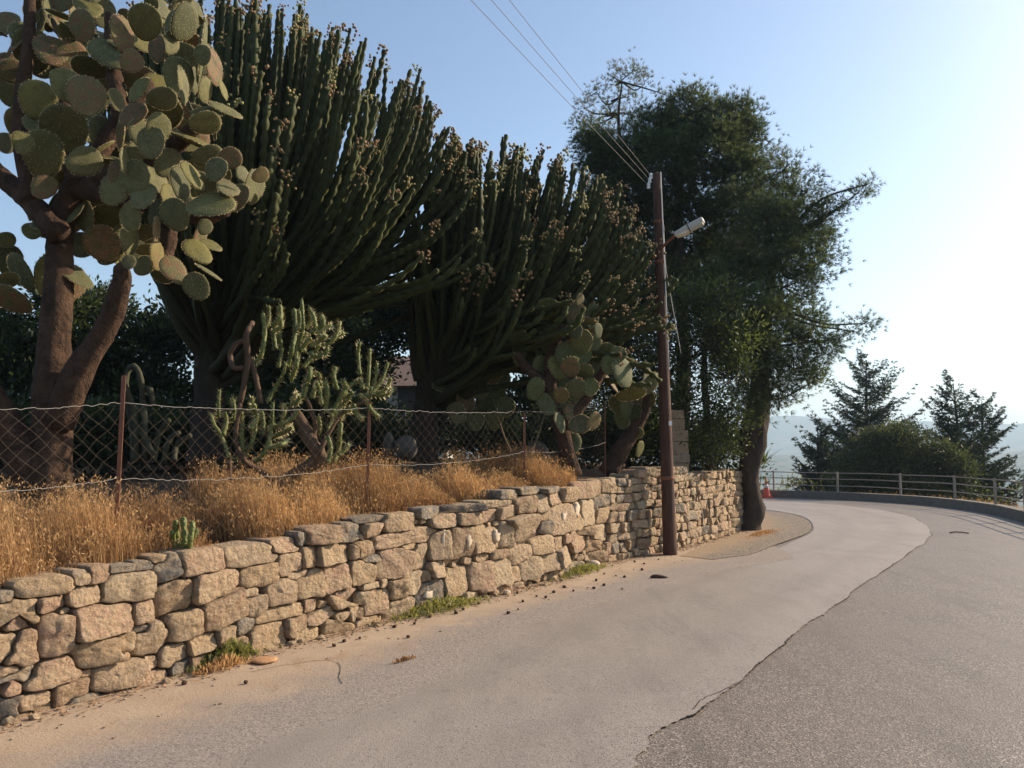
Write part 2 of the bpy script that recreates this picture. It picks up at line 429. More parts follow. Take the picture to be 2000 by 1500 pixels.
def seg_dist(P, L):
    P = np.atleast_2d(P); A, B = L[:-1], L[1:]; D = B - A
    t = np.clip(((P[:, None, :] - A) * D).sum(-1) / (D * D).sum(-1), 0, 1)
    q = A + t[..., None] * D; dd = np.linalg.norm(P[:, None, :] - q, axis=-1); i = dd.argmin(1)
    cr = D[i][:, 0] * (P[:, 1] - A[i][:, 1]) - D[i][:, 1] * (P[:, 0] - A[i][:, 0])
    return dd.min(1) * np.where(cr > 0, -1, 1)       # positive on the right of the line

# ------------------------------------------------------------------ the setting: terrain, garden ground, road, shoulder, kerb
def terrain_z(P):
    s = seg_dist(P, KP); r = np.linalg.norm(P, axis=1); az = np.arctan2(P[:, 0], P[:, 1])
    z = np.full(len(P), -0.12)
    so = np.clip(s - 0.35, 0, None)
    z = z - 0.32 * np.minimum(so, 45) - 0.11 * np.clip(so - 45, 0, 450) + np.where(so > 0, .22, 0)
    ridge1 = 60 * np.exp(-((r - 1500) / 420) ** 2) * (0.75 + .25 * np.sin(az * 9 + 1) + .18 * np.sin(az * 23))
    ridge2 = 172 * np.exp(-((r - 3000) / 650) ** 2) * (0.90 + .10 * np.sin(az * 5 + .6) + .05 * np.sin(az * 17 + 2) + .025 * np.sin(az * 41))
    base = np.where(r > 700, 1, 0) * np.clip((r - 700) / 900, 0, 1) * 14
    return z + ridge1 + ridge2 + base
rad = np.concatenate([np.linspace(0.01, 70, 71), np.geomspace(74, 4300, 70)])
ang = np.linspace(0, 2 * pi, 241)[:-1]
A_, R_ = np.meshgrid(ang, rad); Pg = np.stack([R_ * np.sin(A_), R_ * np.cos(A_)], -1).reshape(-1, 2)
zg = terrain_z(Pg)
nA = len(ang); i = np.arange(len(rad) - 1)[:, None]; j = np.arange(nA)[None, :]
Fg = np.stack([i * nA + j, (i + 1) * nA + j, (i + 1) * nA + (j + 1) % nA, i * nA + (j + 1) % nA], -1).reshape(-1, 4)[:, ::-1]
tag(obj('ground', mesh('ground', np.column_stack([Pg, zg]), Fg.copy()), M['ground']), kind='structure')

def strip(name, L, R, nl, nc, z, mat, edge=None):
    L, R = smooth_path(L, nl), smooth_path(R, nl)
    return grid_strip(name, L, R, nc, z, mat)
def grid_strip(name, L, R, nc, z, mat, attr=False, rim=None):
    t = np.linspace(0, 1, nc); P = L[:, None, :2] * (1 - t)[None, :, None] + R[:, None, :2] * t[None, :, None]
    if rim is not None: P[:, -1] = rim        # only the outermost column follows the broken edge
    n = len(L); zz_ = np.full((n, nc, 1), z)
    if name == 'dirt_shoulder': zz_[:, -1] = .0103; zz_[:, -2] = .0125
    V = np.concatenate([P, zz_], -1).reshape(-1, 3)
    i = np.arange(n - 1)[:, None]; j = np.arange(nc - 1)[None, :]
    F = np.stack([i * nc + j, i * nc + j + 1, (i + 1) * nc + j + 1, (i + 1) * nc + j], -1).reshape(-1, 4)
    a = {'edge': np.tile(t, n)} if attr else None
    return tag(obj(name, mesh(name, V, F, True, attrs=a), mat), kind='structure')
inner = np.vstack([[(-7.5, -8), (-6.2, -1), (-4.6, 2)], WP[10::10], [(4.6, 15.6), (4.2, 20), (0, 25), (-14, 25.5)]])
outer_n = smooth_path(kerb_pts, 100); inner_n = smooth_path(inner, 100)
grid_strip('road', inner_n, outer_n, 10, 0.0, M['asphalt'])
lane_l = np.array([(-3.2, -7, 0), (-2.8, -1, 0), (-2.5, 2.2, 0)] + [tuple(G(*p)) for p in [(175, 1500), (350, 1441), (490, 1395), (700, 1330), (900, 1235), (1050, 1187), (1200, 1145), (1320, 1112), (1480, 1085), (1555, 1056), (1588, 1036), (1575, 1013), (1530, 1001), (1470, 994), (1380, 989), (1250, 985)]])
lane_r = np.array([(-.8, -7, 0), (-.3, -1, 0), (.25, 2.2, 0)] + [tuple(G(*p)) for p in [(1240, 1500), (1350, 1397), (1460, 1325), (1560, 1240), (1660, 1165), (1740, 1105), (1790, 1075), (1812, 1058), (1819, 1045), (1812, 1028), (1780, 1011), (1720, 997), (1640, 987), (1540, 981), (1420, 978), (1250, 977)]])
def ragged(L, n, amp, seed):
    P = smooth_path(L[:, :2], n); r = np.random.default_rng(seed)
    for step, a in ((1, .25), (6, .6), (20, 1.0)):
        k = np.interp(np.arange(n), np.arange(0, n + step, step), r.normal(size=len(np.arange(0, n + step, step))))
        T = np.gradient(P, axis=0); T /= np.linalg.norm(T, axis=1)[:, None]
        P = P + np.column_stack([T[:, 1], -T[:, 0]]) * (k * amp * a)[:, None]
    return P
RL = ragged(lane_r, 700, .022, 3); 
lane = grid_strip('resurfaced_lane', smooth_path(lane_l[:, :2], 700), smooth_path(lane_r[:, :2], 700), 9, 0.010, M['lane'], True, RL)
def ribbon(name, P, wfun, z, mat, parent):
    T = np.gradient(P, axis=0); T /= np.linalg.norm(T, axis=1)[:, None]; Nn = np.column_stack([T[:, 1], -T[:, 0]])
    w = wfun(len(P)); a, b = P - Nn * w[:, None] * .3, P + Nn * w[:, None] * .7
    n = len(P); V = np.column_stack([np.stack([a, b], 1).reshape(-1, 2), np.full(2 * n, z)])
    i = np.arange(n - 1); F = np.stack([2 * i, 2 * i + 1, 2 * i + 3, 2 * i + 2], -1)
    return obj(name, mesh(name, V, F), mat, parent)
rc = np.random.default_rng(8)
ribbon('crack', RL[150:640], lambda n: .002 + .008 * np.clip(np.convolve(rc.normal(size=n + 10), np.ones(11) / 11, 'valid') * 2.2 + .35, .05, 1.2), .0145, M['crack'], lane)
for pp in ([(1355, 1390), (1362, 1377), (1375, 1369), (1392, 1362), (1415, 1352), (1452, 1332)], [(490, 1318), (560, 1302), (650, 1296), (672, 1340)]):
    P = ragged(np.array([G(*p) for p in pp]), 60, .012, len(pp)); ribbon('crack', P, lambda n: .003 + .004 * rc.random(n), .019 if pp[0][0] < 1000 else .016, M['crack'], lane)
# shoulder between the wall and the lane; its outer rim feathers into the asphalt
su = np.linspace(0.3, WU[-1] + .2, 260); SI = np.array([wall_at(u)[0] - wall_at(u)[2] * .05 for u in su])
lp = smooth_path(lane_l[:, :2], 900); SO = []
for u in su:
    p, t, n = wall_at(min(u, WU[-1])); rel = lp - p; al = np.abs(rel @ t); ok = (rel @ n > 0) & (rel @ n < 4.0)
    k = np.where(ok, al, 9).argmin(); SO.append(max(.8, rel[k] @ n))
SO = np.convolve(np.pad(SO, 12, mode='edge'), np.ones(25) / 25, 'valid')
SOp = np.array([wall_at(u)[0] + wall_at(u)[2] * min(s * 1.45, 2.9) * np.interp(u, [WU[-1] - 3.6, WU[-1] - .8], [1, .18]) for u, s in zip(su, SO)])
sh = grid_strip('dirt_shoulder', SI, SOp, 16, 0.0155, M['shoulder'], True)
ap_o = np.array([G(*p)[:2] for p in [(1395, 1096), (1480, 1083), (1555, 1055), (1586, 1036), (1574, 1014), (1530, 1002), (1470, 995)]])
ap_i = np.array([G(*p)[:2] for p in [(1330, 1088), (1400, 1056), (1440, 1040), (1452, 1030), (1450, 1014), (1440, 1004), (1420, 997)]])
apr = grid_strip('gravel_apron', ragged(ap_i, 90, .01, 2), ragged(ap_o, 90, .03, 6), 10, .0205, M['gravel'], True)
ribbon('crack', ragged(ap_o, 90, .03, 6), lambda n: .004 + .016 * rc.random(n) ** 2, .018, M['crack'], apr)

# kerb
def kerb_sweep(P, w, h, z0):
    T = np.gradient(P, axis=0); T /= np.linalg.norm(T, axis=1)[:, None]; Nn = np.column_stack([T[:, 1], -T[:, 0]])
    prof = [(0, z0), (0.015, h), (w, h), (w, z0 - .5)]; n = len(P)
    V = np.stack([np.column_stack([P + Nn * a, np.full(n, b)]) for a, b in prof], 1).reshape(-1, 3)
    i = np.arange(n - 1)[:, None]; j = np.arange(3)[None, :]
    return V, np.stack([i * 4 + j, i * 4 + j + 1, (i + 1) * 4 + j + 1, (i + 1) * 4 + j], -1).reshape(-1, 4)[:, ::-1]
V, F = kerb_sweep(KP, .28, .24, -.1); tag(obj('kerb', mesh('kerb', V, F.copy(), False), M['kerb']), kind='structure')

# garden ground behind the wall
def garden_z(u, off): return wtop(u) - .06 + .025 * np.clip(off, 0, 6) + .02 * np.clip(off - 6, 0, 30)
uu = np.linspace(-3, WU[-1] + 1.0, 90); oo = np.concatenate([[.18, .3, .5, .8, 1.2], np.linspace(1.8, 34, 34)])
V = []
for u in uu:
    p, t, n = wall_at(np.clip(u, 0, WU[-1])); p = p + t * (u - np.clip(u, 0, WU[-1]))
    for o in oo:
        q = p - n * o; V.append((q[0], q[1], garden_z(u, o) + .04 * sin(u * 3 + o * 2.1) * min(1, o)))
n = len(oo); i = np.arange(len(uu) - 1)[:, None]; j = np.arange(n - 1)[None, :]
F = np.stack([i * n + j, (i + 1) * n + j, (i + 1) * n + j + 1, i * n + j + 1], -1).reshape(-1, 4)
tag(obj('garden_ground', mesh('garden_ground', V, F), M['earth']), kind='structure')
def garden_at(xy):
    rel = WP - np.asarray(xy)[None, :2]; k = np.linalg.norm(rel, axis=1).argmin(); off = max(.2, np.linalg.norm(rel[k]))
    return float(garden_z(WU[k], off))

# ------------------------------------------------------------------ the dry-stone wall, stone by stone
S5 = """245,425,320,110 30,480,90,80 455,365,110,80 545,350,130,100 680,315,140,45 800,300,120,60 870,265,90,50 920,320,160,130,-35 1125,285,270,140 1390,245,280,120
1575,190,180,80 1680,150,70,80 1790,130,200,100 1940,115,110,110 270,515,210,100 470,470,210,110 715,420,280,170 965,465,220,190 1205,410,260,180 1440,350,200,130 1610,290,150,120
1720,250,90,120 1860,235,190,110 1980,220,60,90 90,590,190,160 300,685,210,230 565,610,330,190 795,560,105,130 1030,630,220,170 1245,555,250,190,-25 1420,535,115,130 1560,450,170,150
1725,400,160,150 1880,370,150,150 100,770,230,240 535,780,270,150 685,725,100,110 825,710,190,190,20 780,650,90,50 275,900,330,160 655,910,280,140 480,900,60,40 960,800,190,130
1135,730,170,110,-22 1260,690,100,100 1355,630,120,100 1545,565,260,80 1720,520,80,70 1910,495,150,110 1640,630,120,110 1475,700,200,160 1790,580,160,70,-28 1890,610,120,110 1980,570,70,90
60,960,120,150 145,1070,260,120 395,1005,230,140 240,1090,110,60 110,1140,160,50 835,835,70,90 700,810,45,50 1000,860,120,80 1100,850,110,100 840,930,160,110 1380,450,90,50 1700,680,130,80
1340,740,80,80 460,1040,200,40 355,550,70,40 1660,350,120,50"""
S6 = """430,785,120,90 580,745,200,130 410,715,220,40 350,915,140,110 625,835,390,110 800,670,170,70 885,720,170,90 1045,710,140,90 1010,645,240,50 1180,690,100,80 1220,615,180,50 1300,670,130,90
1320,555,140,60 1420,620,140,110 1515,610,90,120 1440,530,140,50 1615,575,110,100 1715,560,100,100 1600,525,130,40 1790,530,90,110 1870,520,80,110 1960,500,90,90 430,970,140,60 560,1000,220,200
735,950,110,180 660,890,100,50 860,890,130,180 1010,860,160,200 1165,850,160,180 1290,820,100,180 1400,770,230,170 1530,700,50,60 1650,710,150,210 1740,690,60,180 1810,670,90,180 1900,600,90,100
1920,680,110,130 1900,800,120,110 350,1060,160,150 420,1145,130,40 490,1130,50,70 840,1040,110,110 770,1090,70,80 580,1180,110,140 690,1130,130,150 230,1240,160,140 350,1230,80,90 455,1260,170,180
590,1290,180,130 790,1190,160,170 960,1120,150,180 1130,1090,150,200 1250,1060,150,190 1375,950,140,120 1250,940,110,70 1140,960,80,60 1430,1030,130,150 1520,880,140,120 1560,990,110,110 1620,870,90,90
1700,830,80,70 1670,960,120,120 1760,870,100,110 1850,880,80,80 1870,960,80,80 1800,790,80,60 1560,760,80,90 1350,1070,70,120 1060,1210,100,60 300,1330,100,120 200,1390,180,120 400,1370,180,60
1340,1150,90,60 1240,1170,80,60 1720,1030,90,60"""
GREY5 = {(30, 480), (680, 315), (800, 300), (920, 320), (1680, 150), (1940, 115), (355, 550), (1355, 630), (1000, 860), (780, 650), (460, 1040)}
GREY6 = {(410, 715), (800, 670), (1010, 645), (1320, 555), (1440, 530), (1600, 525), (790, 1190), (1560, 760), (1720, 1030), (430, 970), (1900, 600)}
seeds = []     # u, v, half length, half height, angle, grey?
def add_seed(txt, ox, oy, sc, grey):
    for tok in txt.split():
        q = [float(a) for a in tok.split(',')]
        x, y, w, h = q[0] / sc + ox, q[1] / sc + oy, q[2] / sc, q[3] / sc
        u, v = wall_uv(x, y); rot = 0.0
        ua, va = wall_uv(x - w / 2, y); ub, vb = wall_uv(x + w / 2, y); a = (ub - ua) / 2
        b = abs(wall_uv(x, y - h / 2)[1] - wall_uv(x, y + h / 2)[1]) / 2
        if len(q) > 4: rot = radians(-q[4] - 11)
        slope = 11 * (w > h)
        b = max(.018, b - abs(a) * tan(radians(0)) * 0)
        seeds.append((u, v, max(a, .02), b, rot, (q[0], q[1]) in grey))
add_seed(S5, 0, 1000, 1 / 0.35, GREY5)
add_seed(S6, 600, 800, 1 / 0.3, GREY6)
u_far0 = wall_uv(1192, 1010)[0]; u_left1 = wall_uv(-8, 1300)[0]
rs = random.Random(21)
def rows(u0, u1):
    v = .0; k = 0
    while True:
        h = rs.uniform(.10, .20); u = u0 - rs.uniform(0, .15); placed = False
        while u < u1:
            w = rs.uniform(.12, .34) * (1.15 if h > .15 else .9); uc = u + w / 2
            if v + h * .5 < wtop(uc) - .01 and uc < WU[-1]:
                seeds.append((uc, v + h / 2 + rs.uniform(-.03, .03), w / 2, h / 2 * rs.uniform(.85, 1.1), rs.uniform(-.08, .08), rs.random() < .16)); placed = True
            u += w
        v += h * .97; k += 1
        if not placed or k > 14: break
rows(u_far0, WU[-1] - .02); rows(0.2, u_left1)
SD = np.array([s[:5] for s in seeds]); GR = [s[5] for s in seeds]
def sd(P, S):
    c, s = np.cos(S[..., 4]), np.sin(S[..., 4]); du, dv = P[..., 0] - S[..., 0], P[..., 1] - S[..., 1]
    a, b = du * c + dv * s, -du * s + dv * c
    return (np.abs(a / S[..., 2]) ** 7 + np.abs(b / S[..., 3]) ** 7) ** (1 / 7)
# small stones fill what the traced ones leave open
for it in range(5200):
    u = rs.uniform(.25, WU[-1] - .03); v = rs.uniform(.02, wtop(u) - .03); a = rs.uniform(.028, .07); b = a * rs.uniform(.6, .95)
    near = np.abs(SD[:, 0] - u) < .6; P = np.array([[u, v], [u - a * .8, v], [u + a * .8, v], [u, v - b * .8], [u, v + b * .8]])
    if sd(P[:, None, :], SD[near][None]).min() > (1.03 if it < 3600 else .97):
        if it > 3600: a, b = a * .75, b * .75
        SD = np.vstack([SD, [u, v, a, b, rs.uniform(-.5, .5)]]); GR.append(rs.random() < .2)
wall = empty('stone_wall', (WP[60][0], WP[60][1], 0), 'long rubble stone retaining wall with dry grass on top beside the road', 'wall')
KA = 32; th = np.linspace(0, 2 * pi, KA, endpoint=False); rr_ = np.linspace(.04, 1.5, 60)
def noise3(P, f, seed):               # cheap smooth noise
    r = np.random.default_rng(seed); out = np.zeros(len(P))
    for k in range(5):
        w = r.normal(size=3) * f; out += np.sin(P @ w + r.uniform(0, 6.28))
    return out / 5
stones, order = [], []
for i in range(len(SD)):
    S = SD[i]; nb = np.where((np.abs(SD[:, 0] - S[0]) < .75) & (np.arange(len(SD)) != i))[0]
    c, s = cos(S[4]), sin(S[4]); dirx, diry = np.cos(th) * S[2], np.sin(th) * S[3]
    du, dv = dirx * c - diry * s, dirx * s + diry * c
    P = np.stack([S[0] + du[:, None] * rr_, S[1] + dv[:, None] * rr_], -1)
    di = sd(P, S); ok = di < 1.17
    if len(nb): ok &= di < sd(P[:, :, None, :], SD[nb][None, None]).min(-1)
    ok &= P[..., 1] > -.04
    k = np.argmin(ok, axis=1); k = np.where(ok.all(1), len(rr_) - 1, k); r = rr_[np.maximum(k - 1, 0)]
    r = (np.roll(r, 1) + 7.0 * r + np.roll(r, -1)) / 9.0; r = r * (1 + .02 * np.random.default_rng(i).normal(size=KA))
    L = np.hypot(du, dv) * r; L2 = np.maximum(L - .0042, L * .86); r = r * L2 / L
    stones.append((i, du * r, dv * r)); p = wall_at(S[0])[0]
    order.append(S[2] * S[3] / (p[0] ** 2 + p[1] ** 2) * (1 if S[0] > wall_uv(-15, 1300)[0] else .001))
rank = np.argsort(-np.array(order)); big = set(rank[:300].tolist()); rest = []
for i, bu, bv in stones:
    S = SD[i]; p, t, n = wall_at(S[0]); R = min(S[2], S[3]); r = np.random.default_rng(i + 70)
    pro = r.uniform(-.012, .03) * min(1, R / .07); bul = min(.026, R * .36) * r.uniform(.5, 1.3)
    rings = [(1.0, -.26), (1.01, -.06), (.995, pro - .002), (.965, pro + bul * .72), (.90, pro + bul * .95), (.55, pro + bul * 1.0), (.22, pro + bul * 1.0)]
    tl = r.normal(size=2) * .17; V = []
    for sc, dep in rings:
        for k in range(KA):
            a, b = bu[k] * sc, bv[k] * sc
            V.append((a, dep + (a * tl[0] + b * tl[1] if dep > -.05 else 0), b))
    V.append((0, pro + bul * 1.03, 0)); V = np.array(V)
    fr = V[:, 1] > -.05
    d = noise3(V, 20, i) * .014 + noise3(V, 55, i + 999) * .011; V[:, 1] += np.where(fr, d * min(1, R / .05), 0)
    V[:, 0] += noise3(V, 30, i + 5) * .004; V[:, 2] += noise3(V, 30, i + 6) * .004
    m_ = len(rings); I = np.arange(m_ - 1)[:, None]; J = np.arange(KA)[None, :]
    F = np.stack([I * KA + J, (I + 1) * KA + J, (I + 1) * KA + (J + 1) % KA, I * KA + (J + 1) % KA], -1).reshape(-1, 4).tolist()
    F += [(m_ * KA, (m_ - 1) * KA + (k + 1) % KA, (m_ - 1) * KA + k) for k in range(KA)]
    loc = (p[0], p[1], S[1]); rz = atan2(t[1], t[0]); V[:, 1] *= -1
    if i in big:
        o = obj('stone', mesh('stone', V, F, True), M['stone_grey'] if GR[i] else M['stone'], wall, loc)
        o.rotation_euler.z = rz
    else:
        Vw = np.column_stack([loc[0] + V[:, 0] * cos(rz) - V[:, 1] * sin(rz), loc[1] + V[:, 0] * sin(rz) + V[:, 1] * cos(rz), loc[2] + V[:, 2]])
        rest.append((Vw, F))
if rest:
    Vs, Fs, n = [], [], 0
    for V, F in rest: Vs.append(V); Fs += [tuple(a + n for a in f) for f in F]; n += len(V)
    tag(obj('small_stones', mesh('small_stones', np.concatenate(Vs), Fs), M['stone'], wall), kind='stuff')
# pale broken faces seen on some stones
for (x, y, w, h) in [(886, 850, 42, 110), (1045, 835, 45, 120), (1225, 825, 38, 70), (1350, 760, 45, 70), (1668, 700, 42, 80), (1745, 660, 26, 100), (1838, 690, 30, 90), (780, 1210, 50, 55)]:
    x, y, w, h = 600 + x * .3, 800 + y * .3, w * .3, h * .3
    u, v = wall_uv(x, y); p, t, n = wall_at(u); a = (wall_uv(x + w / 2, y)[0] - wall_uv(x - w / 2, y)[0]) / 2; b = abs(wall_uv(x, y - h / 2)[1] - wall_uv(x, y + h / 2)[1]) / 2
    k = 14; an = np.linspace(0, 2 * pi, k, endpoint=False); rj = 1 + .28 * np.random.default_rng(int(x)).normal(size=k); V = []
    for sc, dep in ((1, -.02), (.97, .030), (.6, .037)):
        for q in range(k):
            du, dv = cos(an[q]) * a * sc * rj[q], sin(an[q]) * b * sc * rj[q]
            V.append((p[0] + t[0] * du + n[0] * dep, p[1] + t[1] * du + n[1] * dep, v + dv))
    V.append((p[0] + n[0] * .037, p[1] + n[1] * .037, v))
    F = [(i * k + j, i * k + (j + 1) % k, (i + 1) * k + (j + 1) % k, (i + 1) * k + j) for i in range(2) for j in range(k)] + [(3 * k, 2 * k + j, 2 * k + (j + 1) % k) for j in range(k)]
    obj('pale_stone_face', mesh('pale_stone_face', V, F), M['stone_white'], wall)
us = np.linspace(.2, WU[-1], 140); V = []
for u in us:
    p, t, n = wall_at(u); h = wtop(u) - .05
    for off, z in ((-.03, -.1), (-.032, h * .5), (-.04, h), (-.34, h + .0), (-.36, -.1)): V.append((p[0] + n[0] * off, p[1] + n[1] * off, z))
i = np.arange(len(us) - 1)[:, None]; j = np.arange(4)[None, :]
F = np.stack([i * 5 + j, (i + 1) * 5 + j, (i + 1) * 5 + j + 1, i * 5 + j + 1], -1).reshape(-1, 4).tolist() + [(0, 1, 2, 3, 4), tuple(len(us) * 5 - 1 - k for k in range(5))]
obj('wall_core', mesh('wall_core', V, F, False), M['core'], wall)

# ------------------------------------------------------------------ foliage builders
def leaves(C, size, aspect=.45, tint=None, D=None, spread=1.0):
    n = len(C); d = unit_rand(n) if D is None else D + unit_rand(n) * spread
    d /= np.linalg.norm(d, axis=1)[:, None]; s = np.cross(d, unit_rand(n)); s /= np.linalg.norm(s, axis=1)[:, None] + 1e-9
    L = (size * RNG.uniform(.65, 1.35, n))[:, None]; w = L * aspect * .5
    V = np.stack([C, C + d * L * .5 + s * w, C + d * L, C + d * L * .5 - s * w], 1).reshape(-1, 3)
    F = np.arange(4 * n).reshape(n, 4); t = np.repeat(tint if tint is not None else RNG.random(n), 4)
    return V, F, t
def needles(C, D, K, L, w, cone, tint):
    n = len(C); c = np.repeat(C, K, 0); d = np.repeat(D, K, 0) + unit_rand(n * K) * cone
    d /= np.linalg.norm(d, axis=1)[:, None]; s = np.cross(d, unit_rand(n * K)); s /= np.linalg.norm(s, axis=1)[:, None] + 1e-9
    l = (L * RNG.uniform(.6, 1.2, n * K))[:, None]; V = np.stack([c - s * w, c + s * w, c + d * l], 1).reshape(-1, 3)
    return V, np.arange(3 * n * K).reshape(-1, 3), np.repeat(np.clip(np.repeat(tint, K) + RNG.normal(size=n * K) * .12, 0, 1), 3)
def clumps(lobes, per, spread, npts, flat=.8, shell=.5):
    """clump centres inside a set of ellipsoids (centre, radii), then points round every clump"""
    CC, DD, TT, KK = [], [], [], []
    for c, r in lobes:
        k = max(3, int(per * (r[0] * r[1] * r[2]) ** (2 / 3))); d = unit_rand(k); q = RNG.uniform(shell, 1.0, k)[:, None] ** .7
        cc = c + d * np.asarray(r) * q; KK.append((c, cc))
        for a, b in zip(cc, d):
            t0 = .9 * RNG.random() ** 2.0; m = int(npts * RNG.uniform(.5, 1.3)); rr = spread * RNG.uniform(.6, 1.25)
            off = RNG.normal(size=(m, 3)) * rr * .5 * np.array([1, 1, flat]); CC.append(a + off)
            dd = off / (np.linalg.norm(off, axis=1)[:, None] + 1e-6) + b * .6 + np.array([0, 0, .45]); DD.append(dd / np.linalg.norm(dd, axis=1)[:, None])
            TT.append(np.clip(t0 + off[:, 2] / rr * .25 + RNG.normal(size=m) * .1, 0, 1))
    return np.concatenate(CC), np.concatenate(DD), np.concatenate(TT), KK
def lobe_px(x, y, d, rx, ry, rd=None):
    s = d / F_PX; return W(x, y, d), np.array([rx * s, (rd if rd else (rx + ry) / 2) * s, ry * s])
def limb(name, P, r0, r1, mat, parent, n=14, k=8, lump=.06):
    P = smooth_path(P, n); return obj(name, tube_mesh(name, P, np.linspace(r0, r1, n), k, True, lump), mat, parent)
def limbs_to(tree, start_pts, KK, mat, r0=.09, tw=.012, seed=0, every=2):
    r = np.random.default_rng(seed); parts = []
    for c, cc in KK:
        s = start_pts[np.linalg.norm(start_pts - c, axis=1).argmin()]
        mid = (s + c) / 2 + r.normal(size=3) * .15; mid[2] -= .1
        limb('limb', [s, mid, c], r0, r0 * .35, mat, tree, 10, 6, .05)
        for q in cc[::every]:
            m = (c + q) / 2 + r.normal(size=3) * .06; parts.append(tube(smooth_path([c, m, q], 5), np.linspace(tw * 2, tw * .5, 5), 4, False))
    if parts:
        V, F = join(parts); tag(obj('twigs', mesh('twigs', V, F), mat, tree), kind='stuff')

# ------------------------------------------------------------------ the tree-sized prickly pear on the left
def pad_mesh(seed, spiny=True):
    r = np.random.default_rng(seed); K, Rn = 26, [1.0, .93, .72, .40]
    a = np.linspace(0, 2 * pi, K, endpoint=False)
    hw = .40 * (1 + .03 * r.normal()); px = np.sin(a) * hw * (1 + .16 * np.cos(a)); pz = .5 - .5 * np.cos(a + pi) * -1
    pz = .5 + .5 * np.cos(a); px = px * (1 + .03 * np.convolve(np.pad(r.normal(size=K), 2, mode='wrap'), np.ones(5) / 5, 'valid'))
    warp = r.normal() * .10; V = []
    for side in (-1, 1):
        for s in Rn[(0 if side < 0 else 1):]:
            th_ = .042 * (1 - s ** 3) + .012
            for q in range(K):
                x, z = px[q] * s, .47 + (pz[q] - .47) * s
                V.append((x, side * (th_ if s < 1 else 0) + warp * x * x * 2.2 + warp * .5 * (z - .4) ** 2, z))
        V.append((0, side * .054, .47))
    F = []
    def ring(b0, b1, flip):
        for q in range(K):
            f = (b0 + q, b0 + (q + 1) % K, b1 + (q + 1) % K, b1 + q); F.append(f[::-1] if flip else f)
    ring(0, K, False); ring(K, 2 * K, False); ring(2 * K, 3 * K, False); F += [(3 * K + q, 3 * K + (q + 1) % K, 4 * K) for q in range(K)]
    o = 4 * K + 1
    ring(0, o, True); ring(o, o + K, True); ring(o + K, o + 2 * K, True); F += [(o + 2 * K + (q + 1) % K, o + 2 * K + q, o + 3 * K) for q in range(K)]
    n0 = len(V); V = np.array(V); mi = [0] * len(F)
    if spiny:
        sv = []
        for q in range(170):
            t = r.uniform(-2.75, 2.75); i0 = (t % (2 * pi)) / (2 * pi) * K; i = int(i0) % K; f = i0 - int(i0)
            p = V[i] * (1 - f) + V[(i + 1) % K] * f; d = p - np.array([0, 0, .47]); d /= np.linalg.norm(d); d = d + r.normal(size=3) * .5; d /= np.linalg.norm(d)
            s_ = np.cross(d, r.normal(size=3)); s_ /= np.linalg.norm(s_); L = r.uniform(.02, .055); b = n0 + len(sv)
            sv += [p - s_ * .006, p + s_ * .006, p + d * L]; F.append((b, b + 1, b + 2)); mi.append(1)
        V = np.vstack([V, sv])
    me = mesh('pad', V, F, True); me.materials.append(M['pad']); me.materials.append(M['glochid'])
    me.polygons.foreach_set('material_index', np.array(mi, dtype=np.int32)); return me
PADS = [pad_mesh(s) for s in range(7)]
PADS_B = []
for me in PADS:
    c = me.copy(); c.materials[0] = M['pad_b']; PADS_B.append(c)
def place_pad(parent, base_off, x, y, L, w, ang, d, lib, r):
    """pad centred on (x, y), long side L and breadth w as they appear, leaning ang from upright"""
    Lt = max(L, w / .80); tilt = acos(min(1, L / Lt)) * (1 if r.random() < .5 else -1); yaw = acos(min(1, max(.08, w / (.80 * Lt)))) * (1 if r.random() < .78 else -1)
    yaw += r.uniform(-.12, .12); tilt += r.uniform(-.2, .2)
    size = Lt * d / F_PX; c = W(x, y, d); az = atan2(c[0], c[1])
    Rm = Matrix.Rotation(-az, 4, 'Z') @ Matrix.Rotation(radians(ang), 4, 'Y') @ Matrix.Rotation(tilt, 4, 'X') @ Matrix.Rotation(yaw, 4, 'Z')
    cen = Rm @ Vector((0, 0, .5 * size)); o = bpy.data.objects.new('pad', lib[r.randrange(len(lib))]); COL.objects.link(o); o.parent = parent
    o.matrix_local = Matrix.Translation(Vector(c) - cen - Vector(base_off)) @ Rm @ Matrix.Scale(size, 4); return o
DP = 6.9
bp = W(95, 1000, DP); gz = garden_at(bp)
pear = empty('prickly_pear_tree', (bp[0], bp[1], gz), 'huge tree-sized prickly pear with thick brown trunk at the left edge', 'cactus')
def pxpath(L, d0, dd=0.0, seed=0):
    r = np.random.default_rng(seed); P = [W(x, y, d0 + dd * i / max(1, len(L) - 1) + r.normal() * .03) for i, (x, y, w) in enumerate(L)]
    return np.array(P), np.array([w / 2 * d0 / F_PX for x, y, w in L])
def pxlimb(name, L, d0, dd, mat, parent, n=26, k=12, lump=.05, seed=0):
    P, R = pxpath(L, d0, dd, seed); t = np.linspace(0, 1, n); Rn = np.interp(t, np.linspace(0, 1, len(R)), R)
    return obj(name, tube_mesh(name, smooth_path(P, n), Rn, k, True, lump), mat, parent)
pxlimb('trunk', [(92, 1060, 96), (95, 1005, 80), (100, 900, 74), (100, 780, 70), (105, 680, 60), (112, 600, 56), (116, 500, 50), (122, 430, 46), (150, 360, 48), (190, 300, 42), (240, 230, 36), (290, 160, 30)], DP, .2, M['opuntia_bark'], pear, 40, 14, .045)
